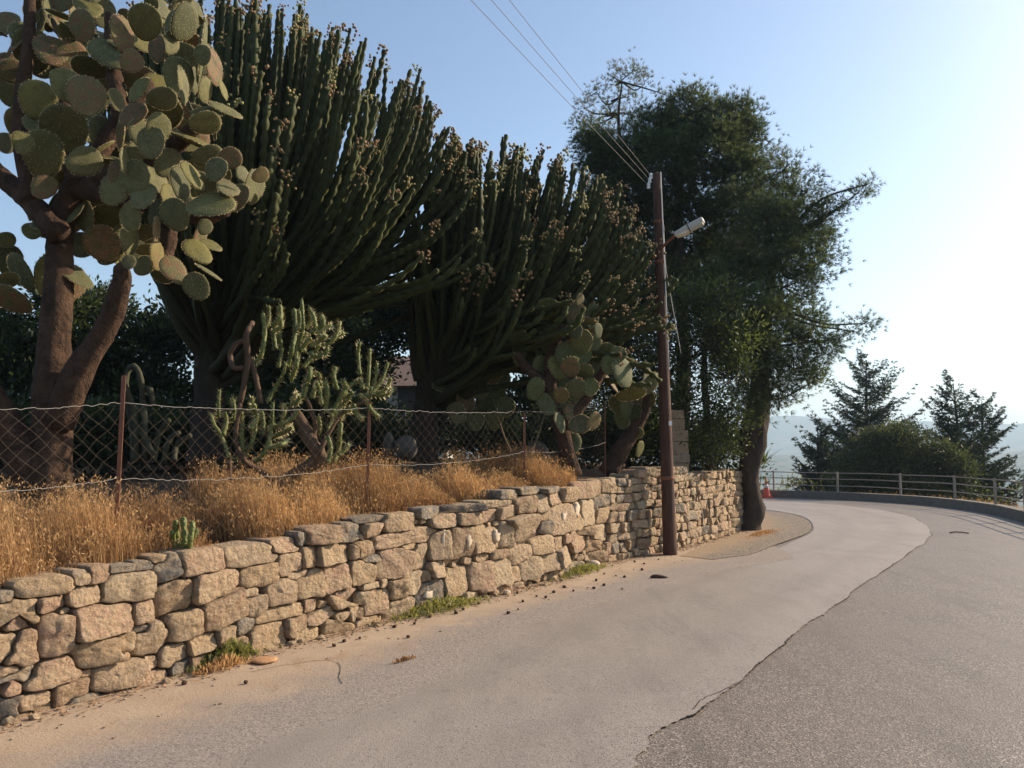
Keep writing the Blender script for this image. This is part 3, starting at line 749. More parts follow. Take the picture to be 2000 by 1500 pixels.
for k, (L, dd) in enumerate([([(112, 830, 62), (150, 735, 54), (192, 665, 46), (222, 605, 42), (238, 550, 36), (236, 520, 28)], -.25), ([(70, 960, 66), (30, 865, 64), (-12, 790, 60), (-70, 730, 55)], -.2),
                  ([(118, 460, 48), (60, 395, 42), (10, 350, 38), (-50, 290, 30)], .3), ([(150, 370, 48), (250, 335, 42), (320, 300, 38), (370, 260, 30), (395, 225, 20)], -.3),
                  ([(170, 370, 46), (300, 395, 42), (390, 420, 38), (440, 410, 28)], -.35), ([(320, 400, 36), (330, 465, 32), (312, 520, 26)], -.2), ([(60, 395, 36), (40, 230, 30), (55, 90, 24), (60, -40, 20)], .3),
                  ([(240, 240, 34), (220, 130, 28), (215, 30, 22)], .2), ([(150, 360, 40), (130, 250, 34), (120, 120, 26)], .4)]):
    pxlimb('limb', L, DP, dd, M['opuntia_bark'], pear, 22, 10, .06, k)
PP = """185,490,170,150,10 175,610,110,110,0 210,755,215,180,0 315,635,190,200,-20 410,790,170,120,60 215,915,130,110,20 155,1020,120,40,0 595,640,190,40,0 570,490,110,70,-15 660,770,160,90,20 605,790,130,50,0
405,130,160,110,-15 265,90,180,110,-10 300,170,160,60,-30 500,60,150,110,10 610,80,60,60,0 595,170,180,100,-5 710,110,130,140,0 700,210,130,130,40 740,20,60,60,0 895,110,190,80,25 540,260,190,180,-20 640,300,120,90,40 770,240,140,70,-15 830,210,120,60,20 835,110,130,50,10
985,250,330,35,5 1040,330,180,90,0 990,270,100,80,0 870,380,190,140,0 885,420,180,60,-5 1000,440,130,70,15 1090,440,100,40,-10 800,550,150,160,20 790,480,140,80,80 1020,550,180,95,80 1100,540,170,95,-75 960,700,240,85,-75 1000,600,150,80,75 1010,760,150,80,70 1120,775,120,80,60
1055,830,130,100,10 1090,855,80,75,20 1010,920,110,105,-30 1110,920,100,110,30 1160,970,150,90,20 1185,860,100,55,0 1235,910,160,70,15 1270,855,90,50,60 1230,970,60,50,30 1030,1010,230,150,75 855,1050,160,115,-20 1000,1110,80,60,30 760,1120,120,40,0 765,1250,140,45,0 965,1230,150,95,-50
850,1320,150,110,-40 960,1400,130,110,-40 1020,1330,140,25,-60 630,1165,170,80,0 500,1190,160,150,-25 545,1050,130,80,0 700,1300,100,90,60 630,1280,70,60,0 260,1350,220,160,10 330,1390,200,130,30 25,1170,90,70,80 40,1270,150,110,0 110,1330,190,70,-30 30,1365,110,50,75 60,1460,190,70,-60
30,120,150,110,20 150,70,100,70,0 60,330,160,140,0 60,440,150,130,0 160,250,170,170,0 250,250,170,150,0 330,420,180,140,0 420,470,200,160,0 90,600,130,120,0 110,700,120,90,0 30,700,110,90,0 480,420,200,160,0 500,660,180,130,0 680,440,150,80,20 650,560,150,100,30 660,870,170,130,0 560,930,160,120,20
450,960,160,140,0 160,1130,90,90,0 430,40,150,130,0 880,900,170,90,-10 940,860,160,80,-30 820,800,150,90,40 740,700,160,120,0 770,620,140,100,30 690,660,150,110,-20 600,860,150,120,10 760,880,150,90,-20 820,980,160,80,0 700,960,150,110,20 640,1060,150,90,-15 770,1040,140,70,10"""
rp = random.Random(77)
for tok in PP.split():
    x, y, L, w, a = [float(q) for q in tok.split(',')]
    dark = x < 560 and not (90 < x < 430 and 400 < y < 960)
    d = DP + (rp.uniform(.0, .7) if dark else rp.uniform(-.75, -.15))
    place_pad(pear, pear.location, x / 2.5, y / 2.5, L / 2.5 * 1.06, w / 2.5 * 1.06, a, d, PADS, rp)
for k in range(165):                 # pads deeper in the crown
    while True:
        x, y = (rp.uniform(-120, 425), rp.uniform(-90, 520)) if k % 9 < 6 else (rp.uniform(95, 430), rp.uniform(260, 560))
        if k % 9 >= 6 and not (x > 330 and y > 480) and y < 640 - x * .2: break
        if (x - 190) ** 2 / 245 ** 2 + (y - 190) ** 2 / 300 ** 2 < 1 and not (x < 95 and 150 < y < 480): break
    L = rp.uniform(42, 80); place_pad(pear, pear.location, x, y, L, L * rp.uniform(.12, .85), rp.uniform(-110, 110), DP + rp.uniform(.1, 1.2), PADS, rp)

# ------------------------------------------------------------------ the two candelabra euphorbias
def ball(r, c):
    t = (1 + 5 ** .5) / 2; v = np.array([(-1, t, 0), (1, t, 0), (-1, -t, 0), (1, -t, 0), (0, -1, t), (0, 1, t), (0, -1, -t), (0, 1, -t), (t, 0, -1), (t, 0, 1), (-t, 0, -1), (-t, 0, 1)]) / sqrt(1 + t * t)
    f = np.array([(0, 11, 5), (0, 5, 1), (0, 1, 7), (0, 7, 10), (0, 10, 11), (1, 5, 9), (5, 11, 4), (11, 10, 2), (10, 7, 6), (7, 1, 8), (3, 9, 4), (3, 4, 2), (3, 2, 6), (3, 6, 8), (3, 8, 9), (4, 9, 5), (2, 4, 11), (6, 2, 10), (8, 6, 7), (9, 8, 1)])
    return v * r + np.asarray(c), f
CL = []
for s in range(6):
    r = np.random.default_rng(s + 40); parts = []
    for k in range(15 if s < 4 else 7):
        a = r.uniform(0, 2 * pi); q = r.uniform(.045, .115); parts.append(ball(r.uniform(.014, .022), (cos(a) * q, sin(a) * q, r.uniform(-.02, .055) if k % 4 else r.uniform(-.14, -.04))))
    V, F = join(parts); me = mesh('fruit_cluster', V, F, True); me.materials.append(M['fruit']); CL.append(me)
def stem_geo(P, seed, R=.05):
    r = np.random.default_rng(seed); n = len(P); s = np.concatenate([[0], np.cumsum(np.linalg.norm(np.diff(P, axis=0), axis=1))]); seglen = s[-1]
    per = r.uniform(.12, .19); ph = r.uniform(0, 6); t = s / seglen
    pinch = 1 - .42 * np.abs(np.cos(s / per * pi + ph)) ** 3
    wood = np.clip((.42 - t) / .30, 0, 1); prof_amp = .46 * (1 - wood * .85)
    taper = np.where(t > .97, .80, 1.0); base = R * (.92 + .5 * wood) * taper
    k = 8; outer = base * np.where(wood > .7, 1, pinch); inner_ = outer * (1 - prof_amp)
    rad = np.empty((n, k)); rad[:, ::2] = outer[:, None]; rad[:, 1::2] = inner_[:, None]
    rad[:, ::2] *= 1 + .05 * r.normal(size=(n, 4))
    V, F = tube(P, rad, k, True); rib = np.concatenate([np.tile([1, 0] * 4, n), [0, 0]]); wd = np.concatenate([np.repeat(wood, k), [1, 0]])
    return mesh('stem', V, fix(F), True, attrs={'rib': rib, 'wood': wd})
def euphorbia(name_label, base, trunk_px, dT, tips, fork, seed, R=.054):
    rx_ = np.random.default_rng(seed + 1); extra = [(tips[i][0] + rx_.normal() * .12, tips[i][1] + rx_.normal() * .12, tips[i][2] - abs(rx_.normal()) * .45) for i in rx_.choice(len(tips), 170)]
    r = np.random.default_rng(seed); rt = random.Random(seed)
    e = empty('candelabra_euphorbia', base, name_label, 'tree', 'giant candelabra euphorbias behind the wire fence')
    P, Rr = pxpath(trunk_px, dT); pxlimb('trunk', trunk_px, dT, 0, M['euph_bark'], e, 24, 14, .07)
    for T in tips:
        p0 = np.array(fork) + r.normal(size=3) * np.array([.10, .10, .30]) + np.array([0, 0, r.uniform(-.25, .35)]); dh = np.array([T[0] - p0[0], T[1] - p0[1], 0]); h = np.linalg.norm(dh); dz = T[2] - p0[2]
        p1 = p0 + dh * r.uniform(.42, .56) + np.array([0, 0, .08 * dz + .08 * h]) + r.normal(size=3) * .13
        p2 = p0 + dh * r.uniform(.74, .94) + np.array([0, 0, r.uniform(.38, .58) * dz - .05 * h]) + r.normal(size=3) * .10
        t = np.concatenate([np.linspace(0, .52, 14), np.linspace(.52, 1, max(24, int((abs(dz) + h) * .55 / .036)))[1:]])[:, None]
        C = (1 - t) ** 3 * p0 + 3 * t * (1 - t) ** 2 * p1 + 3 * t * t * (1 - t) * p2 + t ** 3 * np.asarray(T)
        C += (np.sin(t * r.uniform(6, 11) + r.uniform(0, 6)) * t * .03) * r.normal(size=3)
        so = obj('stem', stem_geo(C, rt.randrange(10 ** 6), R * r.uniform(.85, 1.15)), M['euph'], e)
        if r.random() < .62:
            c = bpy.data.objects.new('fruit_cluster', CL[rt.randrange(4)]); COL.objects.link(c); c.parent = so; c.location = Vector(T); c.rotation_euler = (r.normal() * .2, r.normal() * .2, r.uniform(0, 6)); c.scale = [r.uniform(.8, 1.2)] * 3; c['kind'] = 'stuff'
    Vs, Fs, rb, wd, nn = [], [], [], [], 0
    for T in extra:
        p0 = np.array(fork) + r.normal(size=3) * np.array([.10, .10, .30]); dh = np.array([T[0] - p0[0], T[1] - p0[1], 0]); h = np.linalg.norm(dh); dz = T[2] - p0[2]
        p1 = p0 + dh * r.uniform(.42, .56) + np.array([0, 0, .08 * dz + .08 * h]); p2 = p0 + dh * r.uniform(.74, .94) + np.array([0, 0, r.uniform(.38, .58) * dz - .05 * h])
        t = np.concatenate([np.linspace(0, .52, 12), np.linspace(.52, 1, max(24, int((abs(dz) + h) * .55 / .045)))[1:]])[:, None]; C = (1 - t) ** 3 * p0 + 3 * t * (1 - t) ** 2 * p1 + 3 * t * t * (1 - t) * p2 + t ** 3 * np.asarray(T)
        me = stem_geo(C, rt.randrange(10 ** 6), R * r.uniform(.85, 1.1)); n0 = len(me.vertices); co = np.empty(n0 * 3); me.vertices.foreach_get('co', co); Vs.append(co.reshape(-1, 3)); Fs += [tuple(v + nn for v in p.vertices) for p in me.polygons]; nn += n0
        for nm, acc in (('rib', rb), ('wood', wd)):
            a = np.empty(n0); me.attributes[nm].data.foreach_get('value', a); acc.append(a)
        bpy.data.meshes.remove(me)
    tag(obj('inner_stems', mesh('inner_stems', np.concatenate(Vs), Fs, True, attrs={'rib': np.concatenate(rb), 'wood': np.concatenate(wd)}), M['euph'], e), kind='stuff')
    return e
def dome_tips(cx, cy, rx, ry, n, zf, seed):
    r = np.random.default_rng(seed); out = []
    for k in range(n):
        rho = sqrt((k + .5) / n) + r.normal() * .045; a = k * 2.39996 + r.normal() * .5
        x, y = rho * cos(a), rho * sin(a); out.append((cx + rx * x, cy + ry * y, zf(x, y, rho) + r.normal() * .17 - (r.uniform(0, 1.1) if rho > .80 else 0)))
    return out
D1 = 11.3
b1 = W(402, 880, D1); g1 = garden_at(b1)
tips1 = dome_tips(W(585, 500, D1)[0], D1 - .2, 3.0, 2.3, 300, lambda x, y, q: 8.1 - .75 * max(-.4, x) - 2.1 * max(0, x) ** 2.2 - 2.9 * abs(min(0, y)) ** 1.5 - .6 * max(0, y) ** 2, 31)
euphorbia('taller candelabra euphorbia, dark upright fruit-tipped stems behind the prickly pear', (b1[0], b1[1], g1), [(400, 905, 70), (403, 850, 60), (408, 780, 55), (412, 700, 58), (420, 640, 66)], D1, tips1, W(425, 640, D1), 31)
D2 = 12.2
b2 = W(828, 860, D2); g2 = garden_at(b2)
tips2 = dome_tips(W(1045, 500, D2)[0], D2 - .3, 2.1, 1.75, 260, lambda x, y, q: 6.15 - .15 * x - 1.3 * max(0, x) ** 2.4 - 2.5 * abs(min(0, y)) ** 1.5 - .5 * max(0, y) ** 2 + .25 * (x < -.1), 57)
euphorbia('lower candelabra euphorbia leaning towards the wooden pole', (b2[0], b2[1], g2), [(826, 900, 60), (828, 850, 52), (832, 790, 48), (842, 740, 50), (855, 710, 56)], D2, tips2, W(858, 705, D2), 57)

# ------------------------------------------------------------------ spiny cylindrical cactus in front of them
DE = 7.9
be = W(600, 960, DE); ge = garden_at(be)
eve = empty('spiny_cylinder_cactus', (be[0], be[1], ge), 'sunlit tangle of thin spiny green cactus stems on a leaning brown trunk', 'cactus')
EV_W = [[(750, 1150, 95), (690, 1030, 92), (630, 920, 80), (590, 850, 62)], [(780, 1130, 90), (640, 1230, 105), (500, 1320, 110), (380, 1420, 110)], [(230, 790, 46), (262, 640, 50), (280, 500, 46), (270, 350, 50), (310, 268, 44)],
        [(262, 560, 44), (190, 560, 46), (165, 480, 46), (200, 410, 46), (262, 380, 46)], [(365, 790, 40), (330, 620, 44), (300, 500, 44)], [(165, 1290, 34), (160, 1180, 36), (155, 1120, 36)], [(500, 1320, 60), (360, 1230, 50), (250, 1160, 42), (200, 1020, 40), (230, 800, 40)],
        [(700, 1040, 40), (720, 940, 36), (690, 830, 34), (650, 740, 30)], [(740, 1120, 42), (820, 960, 38), (900, 850, 34), (1060, 770, 30)]]
for k, L in enumerate(EV_W):
    pxlimb('woody_stem', [(400 + x * .3, 550 + y * .3, w * (.3 if w > 60 else .24)) for x, y, w in L], DE, RR.uniform(-.15, .15), M['eve_wood'], eve, 16, 8, .08, k)
EV = """540,560 570,430 590,320 580,180|600,560 600,430 640,300 630,120|330,530 370,470 390,340 380,210|400,300 420,240 415,160|440,290 490,240 490,160|440,330 500,290 490,220|660,300 700,240 680,170|700,340 720,280 700,200|720,330 770,280 760,220|740,350 800,300 820,290|760,420 830,390 870,320 880,260|820,380 870,350 900,335
620,450 660,400 690,370|680,460 720,490 780,470 800,430|410,780 460,690 510,600 525,530|640,760 660,680 680,620 690,560|700,600 740,600 750,630|420,1090 430,980 440,880 440,790|330,1170 390,1110 420,1020 430,930|180,1160 260,1130 310,1040 330,960 340,860|160,1150 110,1010 60,930 40,860|90,880 90,800 95,710|180,900 190,830 180,770|430,960 500,930 580,880 600,830
440,930 520,950 560,930|450,1010 520,980 570,950|420,1090 500,1060 540,1040|240,910 240,850|290,850 310,760|740,1000 750,940 740,880|840,1180 870,1090 880,990 885,920|800,1180 820,1090 800,1010|870,1130 920,1090 930,1060|1000,740 1070,750 1080,690|1070,740 1110,640 1120,530|1090,720 1150,650 1190,530|1080,730 1170,710 1210,630|1080,740 1180,740 1215,700|1060,700 1070,560 1075,440
1030,700 1010,640 940,680|1010,600 1000,480 1005,400|1060,780 1080,830 1130,880|970,800 990,870 1030,890|830,850 880,760 930,680|780,850 800,730 780,650|840,880 900,800 960,720|560,800 600,790 620,750|560,770 590,750 600,730|640,560 690,500 740,420 760,330|560,640 590,560 610,470|480,560 500,440 480,330|460,440 450,350 460,280|650,460 640,380 660,330|590,330 620,260 610,190|690,420 740,390 790,350
300,960 330,880 320,800|250,1100 240,1000 250,930|370,1000 380,920 370,850|120,1000 140,920 130,850|500,900 520,850 510,800|880,900 900,850 950,830|700,760 720,690 760,660|760,800 750,720 730,660|800,960 830,900 820,850|900,760 920,700 900,640|860,700 840,620 850,560"""
r_e = np.random.default_rng(9)
for k, path in enumerate(EV.replace('\n', '|').split('|')):
    pts = [tuple(float(a) for a in q.split(',')) for q in path.split()]
    dep = DE + r_e.uniform(-.35, .30); P = smooth_path([W(400 + x * .3, 550 + y * .3, dep + r_e.normal() * .04) for x, y in pts], 18)
    R = .021 * r_e.uniform(.8, 1.2) * (1 + .10 * np.sin(np.arange(18) * 1.7)); me = tube_mesh('green_stem', P, R, 8, True, .08)
    o = obj('green_stem', me, M['eve'], eve)
    T, Nn, B = frames(P); sv, sf = [], []
    for q in range(95):
        i = r_e.integers(0, 18); a = r_e.uniform(0, 6.28); d = Nn[i] * cos(a) + B[i] * sin(a); p = P[i] + d * R[i] * .9 + T[i] * r_e.uniform(-.02, .02); d2 = d + T[i] * .5 + r_e.normal(size=3) * .25; d2 /= np.linalg.norm(d2)
        s_ = np.cross(d2, T[i]); s_ /= np.linalg.norm(s_) + 1e-9; b = len(sv); sv += [p - s_ * .0035, p + s_ * .0035, p + d2 * r_e.uniform(.02, .055)]; sf.append((b, b + 1, b + 2))
    obj('spines', mesh('spines', sv, sf, False), M['spine'], o)
    o.children[0].location = (0, 0, 0); tag(o.children[0], kind='stuff')

# ------------------------------------------------------------------ prickly pear clump by the pole
DQ = 10.75
bq = W(1120, 900, DQ); gq = garden_at(bq)
clump = empty('prickly_pear_clump', (bq[0], bq[1], gq), 'spreading prickly pear with glowing fruit-edged pads left of the wooden pole', 'cactus', 'prickly pears')
QP = """1500,260,120,110,10 1420,210,120,100,-15 1640,540,120,100,15 1380,560,120,110,-5 1480,290,110,120,0 1450,390,130,130,0 1610,460,100,110,0 1690,480,110,90,20 1560,580,110,110,20 1470,590,110,110,0 1390,260,90,60,0 1520,200,110,60,15 1560,320,90,50,0 1340,610,180,150,20 1720,590,190,110,-10 1420,700,110,110,-30 1510,690,110,90,20 1320,740,90,90,0 1450,770,130,90,10 1440,120,80,40,25
1230,180,130,130,0 1370,170,90,80,0 1250,330,140,110,60 1280,420,150,150,0 1350,480,160,120,0 1200,420,140,100,20 1030,350,120,60,85 1040,470,150,80,0 1590,280,80,30,15 1310,920,130,60,-20 1440,930,140,100,70 1530,910,120,60,30 1380,1050,140,120,0 1300,560,150,110,-20 1180,560,140,90,10 1250,660,150,100,0
1150,700,140,100,20 1400,860,140,100,-10 1330,840,120,100,10 1230,800,140,110,-20 1460,480,110,100,10 1540,400,100,70,10 1410,320,100,90,-10 1330,250,110,80,20"""
rq = random.Random(12)
def fruit_on(pad, n, r):
    parts = []
    for k in range(n):
        t = r.uniform(-1.3, 1.3); x, z = sin(t) * .40 * (1 + .16 * cos(t)), .5 + .5 * cos(t)
        V, F = ball(1.0, (0, 0, 0)); s = r.uniform(.045, .065); V = V * np.array([s * .8, s * .8, s * 1.3]); V = V @ np.array([[cos(t), 0, -sin(t)], [0, 1, 0], [sin(t), 0, cos(t)]]); parts.append((V + np.array([x * 1.06, 0, .47 + (z - .47) * 1.08]), F))
    V, F = join(parts); f = bpy.data.objects.new('fruit_row', mesh('fruit_row', V, F)); f.data.materials.append(M['fruit']); f['kind'] = 'stuff'; COL.objects.link(f); f.parent = pad
for tok in QP.split():
    x, y, L, w, a = [float(q) for q in tok.split(',')]
    p = place_pad(clump, clump.location, 700 + x * .3, 550 + y * .3, L * .3 * 1.12, w * .3 * 1.12, a, DQ + rq.uniform(-.35, .35), PADS_B, rq)
    if x > 1330 and y < 800 and rq.random() < .6: fruit_on(p, rq.randint(5, 9), rq)
for L in ([(1120, 930, 34), (1100, 850, 30), (1080, 780, 26), (1075, 700, 22), (1100, 640, 18)], [(1100, 840, 26), (1150, 770, 22), (1180, 720, 16)], [(1080, 760, 22), (1030, 720, 20), (1010, 690, 14)]):
    pxlimb('limb', L, DQ, 0, M['opuntia_bark'], clump, 14, 8, .06)
bs = W(1195, 915, 12.2); sm = empty('prickly_pear_bush', (bs[0], bs[1], garden_at(bs)), 'small prickly pear on a leaning reddish trunk just behind the pole', 'cactus', 'prickly pears')
pxlimb('trunk', [(1188, 925, 44), (1205, 890, 38), (1228, 855, 32), (1245, 830, 26), (1262, 800, 20), (1262, 775, 14)], 12.2, .1, M['opuntia_bark'], sm, 14, 8, .06)
for tok in "1650,670,130,30,-35 1770,730,190,60,75 1890,670,170,70,40 1870,640,90,40,0 1750,830,130,90,0 1720,900,120,90,0 1800,860,120,70,15 1680,800,110,80,-20 1850,800,110,90,10 1900,760,100,60,-20 1810,980,90,60,100 1830,1090,100,40,20".split():
    x, y, L, w, a = [float(q) for q in tok.split(',')]
    place_pad(sm, sm.location, 700 + x * .3, 550 + y * .3, L * .3 * 1.1, w * .3 * 1.1, a, 12.2 + rq.uniform(-.3, .3), PADS_B, rq)
bl = W(890, 850, 12.0); lw = empty('prickly_pear_bush', (bl[0], bl[1], garden_at(bl)), 'shaded low prickly pear under the lower euphorbia', 'cactus', 'prickly pears')
for tok in "650,560,180,100,-30 560,690,150,80,-75 650,660,120,110,0 790,690,150,110,10 880,600,130,110,10 930,640,130,110,-20 830,790,140,120,0 700,780,140,110,-20 900,760,130,110,20 760,900,140,110,0 880,900,130,110,15 640,860,130,110,-15 960,820,120,100,20".split():
    x, y, L, w, a = [float(q) for q in tok.split(',')]
    place_pad(lw, lw.location, 700 + x * .3, 550 + y * .3, L * .33, w * .33, a, 12.0 + rq.uniform(-.4, .4), PADS_B, rq)

# ------------------------------------------------------------------ pines, broadleaf tree, cypresses, bush
def pine(label, base, lobes, trunk, dT, mat, per=120, spread=.30, npts=30, L=.12, w=.0042, K=15, r0=.035, group=None, tn=22):
    t = empty('pine_tree', base, label, 'tree', group)
    P, Rr = pxpath(trunk, dT); pxlimb('trunk', trunk, dT, 0, M['pine_bark'], t, tn, 14, .08)
    C, D, T, KK = clumps(lobes, per, spread, npts)
    V, F, tt = needles(C, D, K, L, w, .75, T); tag(obj('crown', mesh('crown', V, F, False, tt), mat, t))
    limbs_to(t, smooth_path(P, 12)[4:], KK, M['pine_bark'], r0, .009, len(lobes), 5); return t
DA = 15.6
ba = W(1466, 1036, DA)
lobA = [lobe_px(*q) for q in [(1500, 470, 15.8, 70, 60), (1560, 440, 15.6, 52, 58), (1528, 335, 16, 34, 40), (1575, 375, 15.6, 28, 34), (1600, 430, 15.4, 30, 36), (1480, 390, 16.4, 60, 50), (1440, 560, 16.2, 70, 60), (1530, 560, 15.5, 60, 50), (1590, 520, 15.2, 36, 34), (1612, 480, 15.2, 22, 26),
        (1570, 620, 15.2, 46, 44), (1500, 650, 15.4, 66, 56), (1600, 670, 15, 36, 30), (1480, 740, 15.2, 50, 46), (1550, 720, 15, 52, 40), (1588, 745, 15, 26, 24), (1520, 775, 15, 28, 22), (1465, 790, 14.8, 46, 26), (1440, 715, 14.9, 46, 40), (1492, 690, 14.7, 46, 44), (1480, 610, 14.9, 50, 46), (1540, 500, 15.0, 46, 46), (1500, 420, 15.2, 44, 44)]]
lobA += [lobe_px(*q) for q in [(1630, 410, 15.2, 14, 10), (1655, 395, 15.2, 16, 12), (1678, 375, 15.2, 14, 12), (1692, 360, 15.2, 8, 9), (1640, 662, 15, 16, 9), (1668, 648, 15, 14, 9), (1688, 632, 15, 9, 9)]]
pine('dark pine on a gnarled trunk at the end of the stone wall', (ba[0], ba[1], 0), lobA, [(1468, 1050, 46), (1462, 1030, 44), (1472, 1000, 42), (1470, 975, 34), (1462, 930, 36), (1468, 880, 48), (1474, 830, 52), (1482, 780, 42), (1488, 700, 32), (1500, 600, 22), (1515, 480, 12)], DA, M['needles'], per=140, K=12, group='pines beyond the wall')
DB = 18.0
bb = W(1330, 905, DB)
lobB = [lobe_px(*q) for q in [(1345, 225, 18, 64, 50), (1420, 235, 18, 50, 42), (1455, 270, 18, 34, 40), (1270, 260, 18, 54, 46), (1380, 300, 17.6, 80, 60), (1290, 330, 17.6, 78, 60), (1200, 300, 18, 60, 50), (1160, 290, 18.2, 40, 44), (1220, 380, 18, 70, 50), (1440, 350, 17.8, 54, 56), (1330, 410, 18, 70, 44), (1260, 450, 18.4, 70, 56), (1400, 480, 18.6, 40, 34), (1340, 500, 18.8, 60, 40), (1180, 420, 18.6, 50, 60), (1430, 420, 17.4, 56, 46), (1460, 490, 17, 50, 50), (1390, 560, 17.4, 60, 50), (1310, 560, 18, 60, 60), (1420, 640, 17, 56, 56)]]
pine('tall dense pine with a broad dark rounded top behind the lamp', (bb[0], bb[1], garden_at(bb)), lobB, [(1330, 940, 34), (1332, 820, 30), (1335, 700, 26), (1330, 560, 22), (1325, 420, 16), (1330, 300, 10)], DB, M['needles'], per=170, spread=.36, npts=32, L=.13, w=.0055, K=13, group='pines beyond the wall')
DC = 20.0
bc = W(1215, 880, DC)
lobC = [lobe_px(*q) for q in [(1200, 150, 20, 24, 20), (1235, 140, 20, 22, 26), (1165, 180, 20, 20, 16), (1215, 190, 20, 28, 20), (1258, 165, 20, 14, 18), (1140, 210, 20, 16, 18), (1155, 240, 20, 20, 16), (1190, 225, 20, 24, 16), (1125, 235, 20, 10, 20), (1300, 185, 20, 12, 14), (1230, 225, 20, 24, 18)]]
pine('sparse yellowish pine top showing above the dense pine', (bc[0], bc[1], garden_at(bc)), lobC, [(1215, 920, 36), (1216, 700, 30), (1218, 500, 20), (1215, 330, 10), (1208, 230, 6), (1215, 160, 3)], DC, M['needles_b'], per=90, spread=.24, npts=18, L=.12, w=.004, K=14, r0=.03, group='pines beyond the wall')
def broadleaf(name, label, base, lobes, trunk, dT, mat, per=30, spread=.3, npts=50, size=.075, aspect=.42, group=None, cat='tree', bark='pine_bark', every=2):
    t = empty(name, base, label, cat, group)
    P, Rr = pxpath(trunk, dT); pxlimb('trunk', trunk, dT, 0, M[bark], t, 14, 8, .06)
    C, D, T, KK = clumps(lobes, per, spread, npts)
    V, F, tt = leaves(C, size, aspect, T, D, .8); obj('crown', mesh('crown', V, F, False, tt), mat, t)
    limbs_to(t, smooth_path(P, 10)[3:], KK, M[bark], .025, .007, len(lobes), every); return t
broadleaf('leafy_tree', 'bushy broad-leaved tree with pale green leaf clusters right of the pole', tuple(W(1385, 912, 15)[:2]) + (garden_at(W(1385, 912, 15)),),
          [lobe_px(*q) for q in [(1400, 600, 14.3, 56, 50), (1440, 660, 14.0, 46, 50), (1370, 680, 14.2, 60, 56), (1430, 740, 13.9, 40, 40), (1330, 600, 14.6, 50, 56), (1300, 690, 14.6, 44, 60), (1370, 780, 14.0, 54, 46), (1420, 830, 14.0, 36, 46), (1340, 850, 14.2, 40, 40), (1390, 870, 14.2, 44, 30), (1310, 790, 14.5, 36, 50)]],
          [(1388, 925, 20), (1385, 870, 18), (1380, 800, 15), (1375, 700, 12), (1385, 610, 8)], 15, M['leaf'], 150, .30, 62, .085, .32, every=7)
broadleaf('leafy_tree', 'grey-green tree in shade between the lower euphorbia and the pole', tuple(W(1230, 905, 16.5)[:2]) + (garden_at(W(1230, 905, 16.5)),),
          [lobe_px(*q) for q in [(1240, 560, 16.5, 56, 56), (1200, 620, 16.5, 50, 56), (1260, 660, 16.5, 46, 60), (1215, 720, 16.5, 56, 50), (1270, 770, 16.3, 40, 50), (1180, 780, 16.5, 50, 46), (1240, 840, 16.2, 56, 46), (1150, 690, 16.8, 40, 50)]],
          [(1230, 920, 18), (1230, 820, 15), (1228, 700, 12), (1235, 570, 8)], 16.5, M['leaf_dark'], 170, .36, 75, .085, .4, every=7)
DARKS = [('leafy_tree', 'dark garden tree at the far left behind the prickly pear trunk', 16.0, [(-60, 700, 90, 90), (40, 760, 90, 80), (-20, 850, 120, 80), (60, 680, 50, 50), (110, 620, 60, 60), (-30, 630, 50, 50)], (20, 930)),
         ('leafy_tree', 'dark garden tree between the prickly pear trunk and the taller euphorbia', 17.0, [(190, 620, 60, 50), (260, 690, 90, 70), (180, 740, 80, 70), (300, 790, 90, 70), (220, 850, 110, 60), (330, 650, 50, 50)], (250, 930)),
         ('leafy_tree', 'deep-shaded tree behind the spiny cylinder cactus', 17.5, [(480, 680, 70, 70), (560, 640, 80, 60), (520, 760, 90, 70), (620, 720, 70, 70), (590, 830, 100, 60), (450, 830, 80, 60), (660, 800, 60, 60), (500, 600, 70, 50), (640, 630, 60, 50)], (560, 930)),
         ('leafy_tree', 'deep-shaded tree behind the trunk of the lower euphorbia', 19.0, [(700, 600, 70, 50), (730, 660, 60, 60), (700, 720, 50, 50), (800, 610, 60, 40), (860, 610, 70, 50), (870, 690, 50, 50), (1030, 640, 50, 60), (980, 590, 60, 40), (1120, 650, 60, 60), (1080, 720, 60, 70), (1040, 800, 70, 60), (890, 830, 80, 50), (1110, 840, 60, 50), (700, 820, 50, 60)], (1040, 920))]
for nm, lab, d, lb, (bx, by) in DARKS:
    b = W(bx, by, d); broadleaf(nm, lab, (b[0], b[1], garden_at(b)), [lobe_px(x, y, d, rx, ry) for x, y, rx, ry in lb], [(bx, by + 10, 22), (bx, by - 80, 18), (bx + 8, by - 180, 12), (bx, by - 240, 6)], d, M['leaf_dark'], 120, .42, 75, .12, .5, 'dark trees at the back of the garden', every=4)
